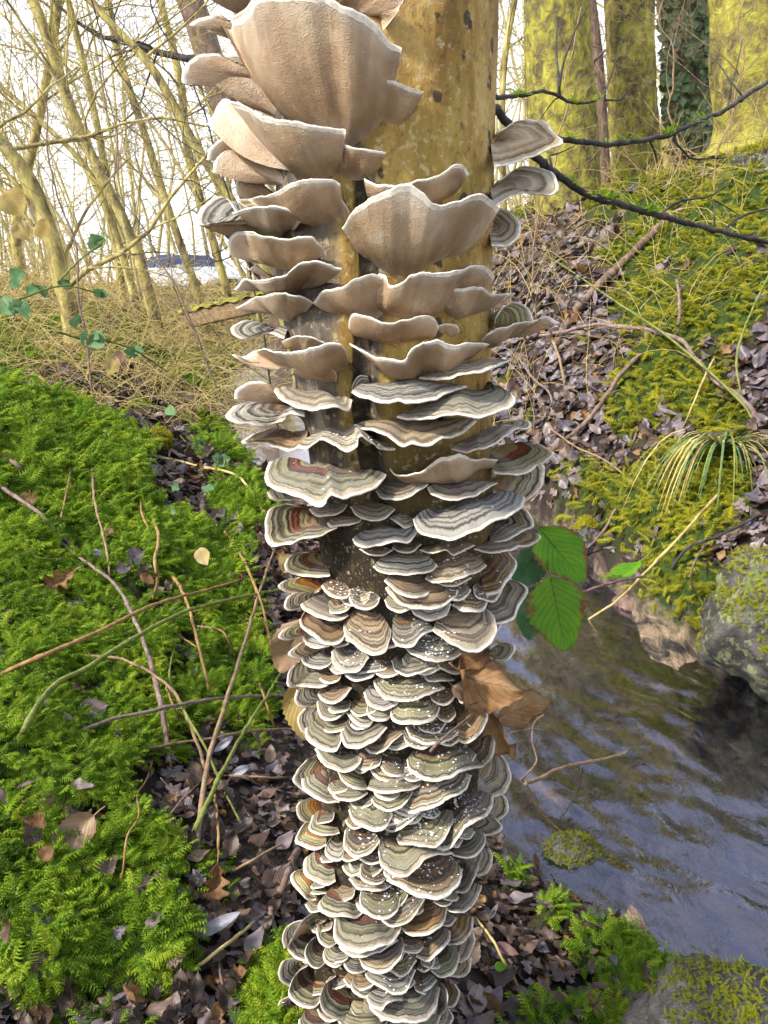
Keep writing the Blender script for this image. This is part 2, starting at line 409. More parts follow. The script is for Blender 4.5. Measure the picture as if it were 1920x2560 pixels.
def build_trunk():
    t = NT('ochre_bark')
    p = t.geo_pos(); pv = t.geo_pos((1, 1, .4))
    n1 = t.noise(pv, 34, 7, .7, .3); n2 = t.noise(p, 170, 4, .7); n3 = t.noise(p, 11, 4, .6)
    base = t.ramp(n1, [(.28, (.11, .06, .016)), (.42, (.27, .155, .036)), (.54, (.42, .265, .072)), (.66, (.54, .38, .13)), (.78, (.62, .50, .26))])
    base = t.mix(t.math('MULTIPLY', t.ramp(n3, [(.5, 0), (.62, 1)]), .4), base, (.26, .22, .045))
    base = t.mix(t.math('MULTIPLY', t.ramp(n3, [(.32, 1), (.44, 0)]), .5), base, (.30, .21, .15))
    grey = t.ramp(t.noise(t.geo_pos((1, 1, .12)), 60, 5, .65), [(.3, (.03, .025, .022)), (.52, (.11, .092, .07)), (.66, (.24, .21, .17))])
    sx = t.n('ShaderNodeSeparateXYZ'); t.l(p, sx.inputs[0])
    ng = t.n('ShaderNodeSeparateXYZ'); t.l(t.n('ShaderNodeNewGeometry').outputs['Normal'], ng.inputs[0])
    # weathered grey flank, widened to paint shadow between the left brackets; algae-stained wood below
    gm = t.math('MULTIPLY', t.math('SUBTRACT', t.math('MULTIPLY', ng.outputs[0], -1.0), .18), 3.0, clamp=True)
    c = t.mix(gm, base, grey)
    low = t.math('MULTIPLY', t.math('SUBTRACT', t.math('ADD', .80, t.math('MULTIPLY', t.math('SUBTRACT', n3, .5), .2)), sx.outputs[2]), 9.0, clamp=True)
    wet = t.ramp(n2, [(.35, (.008, .006, .005)), (.55, (.03, .022, .012)), (.7, (.085, .066, .026))])  # damp algae wood, near-black to paint the shade between cap tiers
    c = t.mix(low, c, wet)
    vo = t.n('ShaderNodeTexVoronoi'); t.l(t.geo_pos((1, 1, .75)), vo.inputs['Vector']); vo.inputs['Scale'].default_value = 58
    sv = t.n('ShaderNodeSeparateColor'); t.l(vo.outputs['Color'], sv.inputs[0])
    thr = t.math('MULTIPLY', t.math('SUBTRACT', sv.outputs[0], .55), .75)
    spot = t.math('MULTIPLY', t.math('SUBTRACT', t.math('ADD', thr, t.math('MULTIPLY', t.math('SUBTRACT', n2, .5), .25)), vo.outputs['Distance']), 22.0, clamp=True)
    fleck = t.ramp(n2, [(.56, 0), (.64, 1)])
    c = t.mix(t.math('MULTIPLY', spot, .9), c, (.045, .030, .022)); c = t.mix(t.math('MULTIPLY', fleck, .6), c, (.09, .06, .03)); c = t.mix(t.math('MULTIPLY', t.ramp(n2, [(.36, 1), (.43, 0)]), .45), c, (.58, .50, .30))
    va = t.n('ShaderNodeVertexColor', layer_name='split'); vs_ = t.n('ShaderNodeSeparateColor'); t.l(va.outputs[0], vs_.inputs[0])
    sm = t.math('MULTIPLY', t.math('SUBTRACT', t.math('ADD', vs_.outputs[0], t.math('MULTIPLY', t.math('SUBTRACT', n1, .5), 1.3)), .45), 9.0, clamp=True)
    wood = t.ramp(n2, [(.35, (.008, .006, .005)), (.55, (.035, .025, .015)), (.72, (.14, .11, .03))])
    c = t.mix(sm, c, wood)
    h = t.math('ADD', n1, t.math('MULTIPLY', n2, .25)); h = t.math('SUBTRACT', h, t.math('MULTIPLY', sm, .6))
    t.done(t.bsdf(c, .75, t.bump(h, .55, .006), .3))
    nz_, na = 300, 120
    zz = np.linspace(-.05, 2.2, nz_); V = []; Fc = []; sp = []
    th = np.arange(na) * 2 * math.pi / na
    for z in zz:
        cx = axis(z); r = trad(z); x = np.cos(th); y = np.sin(th)
        rr = r * (1 + .035 * fbm(th * 0 + z * 9, x * 1.5 + y * 2.2 + 3, 41) + .03 * fbm(x * 5 + 7, z * 40 + y * 5, 42))
        tc_ = -1.57 - .26 + .10 * math.sin(z * 30)                     # bark split down the front
        g = np.exp(-((th - 2 * math.pi - tc_) / .12) ** 2) * np.clip((z - .70) * 20, 0, 1) * np.clip((.985 - z) * 15, 0, 1)
        rr = rr - .008 * g; sp.append(g)
        V.append(np.stack([cx + rr * x, TY + rr * y, np.full(na, z)], 1))
    V = np.concatenate(V); sp = np.concatenate(sp)
    for i in range(nz_ - 1):
        for j in range(na):
            j2 = (j + 1) % na; Fc.append((i * na + j, i * na + j2, (i + 1) * na + j2, (i + 1) * na + j))
    top = tuple((nz_ - 1) * na + j for j in range(na))
    root = empty('dead_tree_trunk', (axis(0), TY, 0), 'slim upright dead trunk with ochre bark carrying tiers of bracket fungi', 'tree trunk')
    b0 = np.array(root.location)
    me = mk('bark', V - b0, Fc); ca = me.color_attributes.new('split', 'FLOAT_COLOR', 'POINT')
    ca.data.foreach_set('color', np.stack([sp, sp, sp, sp * 0 + 1], 1).astype(np.float32).ravel())
    link('bark', me, MATS['ochre_bark'], root)
    tv = V[list(top)] - b0
    link('broken_end', mk('broken_end', np.vstack([tv, tv.mean(0) + [0, 0, .03]]), [(j, (j + 1) % na, na) for j in range(na)]), MATS['ochre_bark'], root)
build_trunk()
# ------------------------------------------------------------------ bracket fungi
K = dict(dk=(.045, .033, .028), bl=(.022, .019, .020), gr=(.28, .25, .205), lg=(.42, .395, .335), tn=(.34, .235, .135), bt=(.24, .145, .075), br=(.13, .075, .038),
         ol=(.28, .25, .13), gn=(.32, .31, .205), rd=(.15, .042, .020), og=(.34, .16, .055), cr=(.50, .42, .29), yl=(.42, .40, .16))
STY = {  # (position from base to rim, colour)
 'grey':  [(0,'br'),(.15,'dk'),(.25,'bt'),(.33,'dk'),(.40,'gr'),(.47,'bl'),(.50,'gr'),(.60,'lg'),(.66,'bl'),(.69,'lg'),(.80,'lg'),(.85,'bl'),(.88,'lg')],
 'tan':   [(0,'br'),(.2,'bt'),(.32,'tn'),(.40,'br'),(.46,'tn'),(.58,'tn'),(.63,'dk'),(.67,'tn'),(.78,'cr'),(.86,'br'),(.89,'cr')],
 'brown': [(0,'dk'),(.2,'br'),(.32,'bt'),(.40,'dk'),(.45,'bt'),(.56,'br'),(.62,'dk'),(.67,'tn'),(.76,'bt'),(.83,'tn'),(.87,'bl'),(.9,'cr')],
 'red':   [(0,'ol'),(.15,'bt'),(.28,'ol'),(.36,'rd'),(.50,'rd'),(.55,'bl'),(.59,'gn'),(.68,'ol'),(.73,'bl'),(.77,'gn'),(.85,'gn'),(.88,'dk'),(.9,'cr')],
 'green': [(0,'dk'),(.2,'br'),(.30,'bl'),(.38,'bt'),(.45,'ol'),(.53,'bl'),(.57,'gn'),(.70,'ol'),(.75,'gr'),(.79,'gn'),(.85,'gn'),(.88,'bl'),(.91,'cr')],
 'dark':  [(0,'bl'),(.2,'dk'),(.33,'br'),(.42,'bl'),(.52,'gr'),(.58,'bl'),(.63,'gr'),(.72,'bt'),(.77,'gn'),(.85,'lg'),(.88,'bl'),(.91,'cr')],
 'orange':[(0,'dk'),(.2,'rd'),(.40,'og'),(.52,'og'),(.58,'cr'),(.70,'yl'),(.80,'cr'),(.86,'dk'),(.89,'cr')],
 'pale':  [(0,'br'),(.2,'tn'),(.35,'gr'),(.45,'cr'),(.52,'dk'),(.56,'lg'),(.70,'cr'),(.78,'lg'),(.86,'dk'),(.89,'cr')],
 'plain': [(0,'br'),(.25,'tn'),(.5,'cr'),(.62,'tn'),(.72,'cr'),(.84,'br'),(.88,'cr')],
 'olive': [(0,'br'),(.2,'ol'),(.45,'yl'),(.6,'ol'),(.68,'br'),(.74,'yl'),(.86,'ol'),(.9,'cr')],
}
def cap_material(nm):
    t = NT('cap_' + nm)
    uv = t.n('ShaderNodeTexCoord').outputs['UV']; sx = t.n('ShaderNodeSeparateXYZ'); t.l(uv, sx.inputs[0])
    rd = t.rnd()
    mp = t.n('ShaderNodeCombineXYZ'); t.l(t.math('MULTIPLY', sx.outputs[0], 1.0), mp.inputs[0]); t.l(t.math('MULTIPLY', sx.outputs[1], .7), mp.inputs[1]); t.l(t.math('MULTIPLY', rd, 40), mp.inputs[2])
    wob = t.noise(mp.outputs[0], 3.0, 4, .6)
    mp2 = t.n('ShaderNodeCombineXYZ'); t.l(sx.outputs[0], mp2.inputs[0]); t.l(t.math('MULTIPLY', sx.outputs[1], .06), mp2.inputs[1]); t.l(rd, mp2.inputs[2])
    fib = t.noise(mp2.outputs[0], 26, 3, .6)
    s = t.math('ADD', sx.outputs[1], t.math('MULTIPLY', t.math('SUBTRACT', wob, .5), .17))
    s = t.math('ADD', s, t.math('MULTIPLY', t.math('SUBTRACT', fib, .5), .035))
    # bands sit closer or wider from one cap to the next, yet meet at the rim
    s = t.math('POWER', t.math('MAXIMUM', s, .001), t.math('ADD', .75, t.math('MULTIPLY', rd, .75)))
    c = t.ramp(s, [(p, K[k]) for p, k in STY[nm]])
    hv = t.n('ShaderNodeTexWhiteNoise', noise_dimensions='1D'); t.l(rd, hv.inputs['W'])
    c = t.hsv(c, .5, t.math('ADD', .82, t.math('MULTIPLY', rd, .45)), t.math('ADD', .56, t.math('MULTIPLY', hv.outputs[0], .36)))
    p = t.geo_pos(); fz = t.noise(p, 900, 2, .7); bl = t.noise(p, 90, 4, .6)
    c = t.mix(t.math('MULTIPLY', t.ramp(bl, [(.5, 0), (.7, 1)]), .45), c, (.075, .052, .034))
    c = t.mix(t.math('MULTIPLY', t.ramp(fz, [(.58, 0), (.75, 1)]), .22), c, (.5, .47, .42))
    wv = t.n('ShaderNodeMath', operation='SINE'); t.l(t.math('MULTIPLY', s, 62.0), wv.inputs[0])
    mp3 = t.n('ShaderNodeCombineXYZ'); t.l(t.math('MULTIPLY', sx.outputs[0], .10), mp3.inputs[0]); t.l(t.math('MULTIPLY', s, 15.0), mp3.inputs[1]); t.l(t.math('MULTIPLY', rd, 90), mp3.inputs[2])
    zn = t.noise(mp3.outputs[0], 1.0, 3, .6)
    c = t.mix(t.math('MULTIPLY', t.ramp(zn, [(.54, 0), (.62, 1)]), .15 if nm == 'plain' else .75), c, (.030, .023, .019))
    c = t.mix(t.math('MULTIPLY', t.ramp(zn, [(.34, 1), (.44, 0)]), .35), c, (.36, .30, .20))
    hgt = t.math('ADD', t.math('MULTIPLY', wv.outputs[0], .5), t.math('ADD', fz, t.math('MULTIPLY', fib, .8)))
    bp = t.bump(hgt, .45, .0011)
    return t.done(t.bsdf(c, .8, bp, .25, Sheen_Weight=.15))
for _k in STY: cap_material(_k)
t = NT('white_margin'); p = t.geo_pos(); n = t.noise(p, 240, 4, .6)
c = t.ramp(n, [(.3, (.56, .49, .39)), (.5, (.76, .70, .60)), (.68, (.84, .80, .72))])
uv = t.n('ShaderNodeTexCoord').outputs['UV']; sx = t.n('ShaderNodeSeparateXYZ'); t.l(uv, sx.inputs[0])
dl = t.math('ADD', sx.outputs[1], t.math('MULTIPLY', t.math('SUBTRACT', t.noise(p, 120, 3), .5), .5))
c = t.mix(t.math('MULTIPLY', t.ramp(dl, [(.02, 1), (.12, 1), (.24, 0)]), .45), c, (.17, .08, .05))
t.done(t.bsdf(c, .85, t.bump(n, .3, .001), .2))
t = NT('pore_surface'); p = t.geo_pos(); n = t.noise(p, 30, 5, .6); n2 = t.noise(p, 9, 3); pr = t.vor(p, 1300)
uv = t.n('ShaderNodeTexCoord').outputs['UV']; sx = t.n('ShaderNodeSeparateXYZ'); t.l(uv, sx.inputs[0])
c = t.ramp(t.math('ADD', t.math('MULTIPLY', n, .6), t.math('MULTIPLY', n2, .4)), [(.36, (.30, .195, .115)), (.5, (.48, .345, .225)), (.64, (.62, .50, .37))])
c = t.mix(t.math('MULTIPLY', t.math('SUBTRACT', sx.outputs[1], .86), 5.0, clamp=True), c, (.66, .58, .47))
c = t.mix(t.math('MULTIPLY', t.math('SUBTRACT', .30, sx.outputs[1]), 2.2, clamp=True), c, (.68, .62, .55))
c = t.mix(t.math('MULTIPLY', t.ramp(n, [(.60, 0), (.72, 1)]), .5), c, (.70, .60, .48))
n4 = t.noise(p, 85, 4, .65)
mpu = t.n('ShaderNodeCombineXYZ'); t.l(sx.outputs[0], mpu.inputs[0]); t.l(t.math('MULTIPLY', sx.outputs[1], .5), mpu.inputs[1]); fold = t.noise(mpu.outputs[0], 1.6, 3, .5)
c = t.mix(t.math('MULTIPLY', t.ramp(fold, [(.38, 1), (.56, 0)]), .38), c, (.20, .13, .085))
hh = t.math('ADD', t.math('MULTIPLY', pr, .12), t.math('ADD', t.math('MULTIPLY', n, .8), t.math('ADD', t.math('MULTIPLY', n4, .35), t.math('MULTIPLY', fold, 1.2))))
bp = t.bump(hh, .6, .0045)
_b = t.bsdf(t.hsv(c, .5, 1.08, .93), .36, bp, .5)
t.done(_b)

CROP = {1: (440, 0, 1000 / 1659), 2: (500, 700, 940 / 1659), 3: (600, 1350, 840 / 1659), 4: (600, 1900, 840 / 1659)}
CAPS = []         # (cap world points, style) kept for the crumbs
NB = [0]
def bracket(cr, rim, base, kind='T', style='grey', label=None, group=None, D=None, lab_parts=True, kb=.42, thick=1.0):
    """rim: outline points as measured, base: where the flesh meets the bark. T: upper face seen, U: pore face seen, S: stands off the flank"""
    NB[0] += 1; rs = np.random.default_rng(NB[0] * 7 + 3)
    ox, oy, k = CROP[cr] if cr else (0, 0, 1)
    pts = np.array([(ox + a * k, oy + b * k) for a, b in rim], float); bs = (ox + base[0] * k, oy + base[1] * k)
    if cr in (3, 4) and kind == 'T': bs = (bs[0], bs[1] - .38 * (pts[:, 1].max() - bs[1]))     # the flesh runs up under the cap above
    if kind == 'U': bs = (bs[0], bs[1] + .16 * (bs[1] - pts[:, 1].min()) * (1 if cr == 2 else .5))
    if len(pts) == 3: pts = spline(pts, 5)
    wpx = max(np.ptp(pts[:, 0]), np.ptp(pts[:, 1])); B0, _ = cyl_hit(*bs, D=-.004)
    mpp = np.linalg.norm(B0 - CAM) / FPX; W = wpx * mpp
    n = int(np.clip(wpx / 5, 26, 84)); m = 12 if wpx < 150 else 18
    q = spline(pts, n)
    # fine frilly irregularity of the outline
    f = np.linspace(0, 1, n); tq = np.gradient(q, axis=0); tq /= np.linalg.norm(tq, axis=1, keepdims=True) + 1e-9; nq = np.stack([-tq[:, 1], tq[:, 0]], 1)
    ph = rs.uniform(0, 6.28, 4)
    L = np.sum(np.linalg.norm(np.diff(q, axis=0), axis=1))
    fr = np.sin(f * L / 11 + ph[0]) * .9 + np.sin(f * L / 6.1 + ph[1]) * .7 + np.sin(f * L / 23 + ph[2]) * 1.3
    fr += rs.normal(0, .45, n)
    q = q + nq * (fr * np.clip(wpx / 130, .55, 1.3))[:, None] * np.sin(math.pi * f)[:, None] ** .3
    down = math.asin(max(-.99, -ray(*bs)[2]))
    if D is None:
        if kind == 'T':
            dm = pts[:, 1].max() - bs[1]; perp = dm * mpp
            dr_ = .28 if cr in (1, 2) else .85
            D = perp / max(math.sin(max(down, 0)) + dr_ * math.cos(down), .3); D = float(np.clip(D, (.28 if cr in (1, 2) else .20) * W, .62 * W))
        else: D = .36 * W
    D = min(D, .075)
    prof = np.sin(math.pi * np.clip(f, .03, .97)) ** .65
    P = []
    for i in range(n):
        p, hit = cyl_hit(q[i][0], q[i][1], D * (.12 + .88 * prof[i]))
        if kind == 'S': p = p - ray(*q[i]) * (.9 * (q[i][1] - q[:, 1].mean()) * mpp)
        P.append(p)
    P = np.array(P)
    # smooth the depth so the rim runs in one flowing line
    for _ in range(3):
        dpt = np.linalg.norm(P - CAM, axis=1); ds = dpt.copy(); ds[1:-1] = .25 * dpt[:-2] + .5 * dpt[1:-1] + .25 * dpt[2:]
        P = CAM + (P - CAM) * (ds / dpt)[:, None]
    z0 = B0[2]; a0 = math.atan2(B0[1] - TY, B0[0] - axis(z0)); r0 = trad(z0) - .004
    # base curve hugging the bark
    e = (f - .5) * W * (kb if kind != 'U' else (.40 if W > .09 else .66))
    sgn = 1.0 if (P[-1] - P[0])[0] >= 0 else -1.0
    if kind == 'S': e = e * .25
    ang = a0 + sgn * e / r0
    zz = z0 + (.10 * W * (1 - (2 * np.abs(f - .5)) ** 2) - .10 * W) * (1 if kind != 'U' else -1)
    if kind == 'S': zz = z0 - (f - .5) * W * .3
    B = np.stack([axis(z0) + r0 * np.cos(ang), TY + r0 * np.sin(ang), zz], 1)
    out = P - np.array([axis(z0), TY, 0]); out[:, 2] = 0; out /= np.linalg.norm(out, axis=1, keepdims=True) + 1e-9
    up = np.array([0, 0, 1.0])
    def surf(s):
        S = B * (1 - s) + P * s
        b = np.sin(math.pi * np.clip(s, 0, 1)); b = b[:, 0] if np.ndim(b) else b; sf = s[:, 0] if np.ndim(s) else s
        und = np.sin(f * (7 + 5 * ph[3] / 6) + ph[0]) * .014 * W * b + np.sin(f * 19 + ph[1]) * .006 * W * sf * b
        if kind == 'U':
            und = und * 1.5 + (np.sin(f * L / 30 + ph[2]) + .6 * np.sin(f * L / 17 + ph[0])) * .013 * W * np.clip(sf, 0, 1) ** .8 * np.clip(1.02 - sf, 0, 1) ** .35
            S = S + up * (-.05 * W * b + und)[:, None] + out * (.035 * W * b - .9 * und)[:, None]
        else: S = S + up * (.055 * W * b + und + .0035 * W * np.sin(sf * 26 + ph[2]) * sf)[:, None] + out * (.9 * und)[:, None]
        return S
    tr = float(np.clip(.022 * W, .0012, .0024)) * thick
    def th(s): return tr + (.075 * W + .002) * (1 - s) ** 1.3
    mg = .95 if kind != 'U' else .965
    ss = np.linspace(0, mg, m)
    sgt = -1.0 if kind != 'U' else 1.0
    rd_ = P - CAM; rd_ /= np.linalg.norm(rd_, axis=1, keepdims=True)
    off = up * sgt * .65 + rd_ * .75
    ex = rs.normal(0, 1, n); ex = np.convolve(np.pad(ex, 4, mode='wrap'), np.ones(9) / 9, 'valid')[:n]
    mg = np.clip(mg + .022 * ex, .91, .975)[:, None] * np.ones((n, 1))
    vis = [surf(s * mg / mg.mean()) for s in ss]
    back = [surf(s * mg / mg.mean()) + off * th(s) for s in ss]
    e1 = [surf(s) for s in (mg, mg * .5 + .5, np.ones((n, 1)))]; tip = e1[-1]
    mid = tip + off * tr * .5 + out * tr * .55
    m0 = float(ss[-1])
    e2 = [surf(s) + off * tt for s, tt in ((np.ones((n, 1)), tr), (mg * .5 + .5, th(m0 * .5 + .5)), (mg, th(m0)))]
    edge = e1 + [mid] + e2
    if kind == 'U': edge = edge[::-1]
    def grid(rows, svals):
        V = np.concatenate(rows); Fc = []
        for i in range(len(rows) - 1):
            for j in range(n - 1): Fc.append((i * n + j, i * n + j + 1, (i + 1) * n + j + 1, (i + 1) * n + j))
        UV = np.concatenate([np.stack([f * W * 40, np.full(n, s)], 1) for s in svals])
        return V, Fc, UV
    capr, porr = (vis, back) if kind != 'U' else (back, vis)
    root = empty('bracket_fungus', B0, label, 'bracket fungus', group)
    b0 = np.array(root.location)
    V, Fc, UV = grid(capr, ss); link('cap', mk('cap', V - b0, Fc, UV), MATS['cap_' + style], root)
    CAPS.append((V, n, len(ss), style, root))
    V, Fc, UV = grid(porr, ss); link('pore_surface', mk('pore_surface', V - b0, Fc, UV), MATS['pore_surface'], root)
    V, Fc, UV = grid(edge, np.linspace(0, 1, len(edge))); link('margin', mk('margin', V - b0, Fc, UV), MATS['white_margin'], root)
    return root
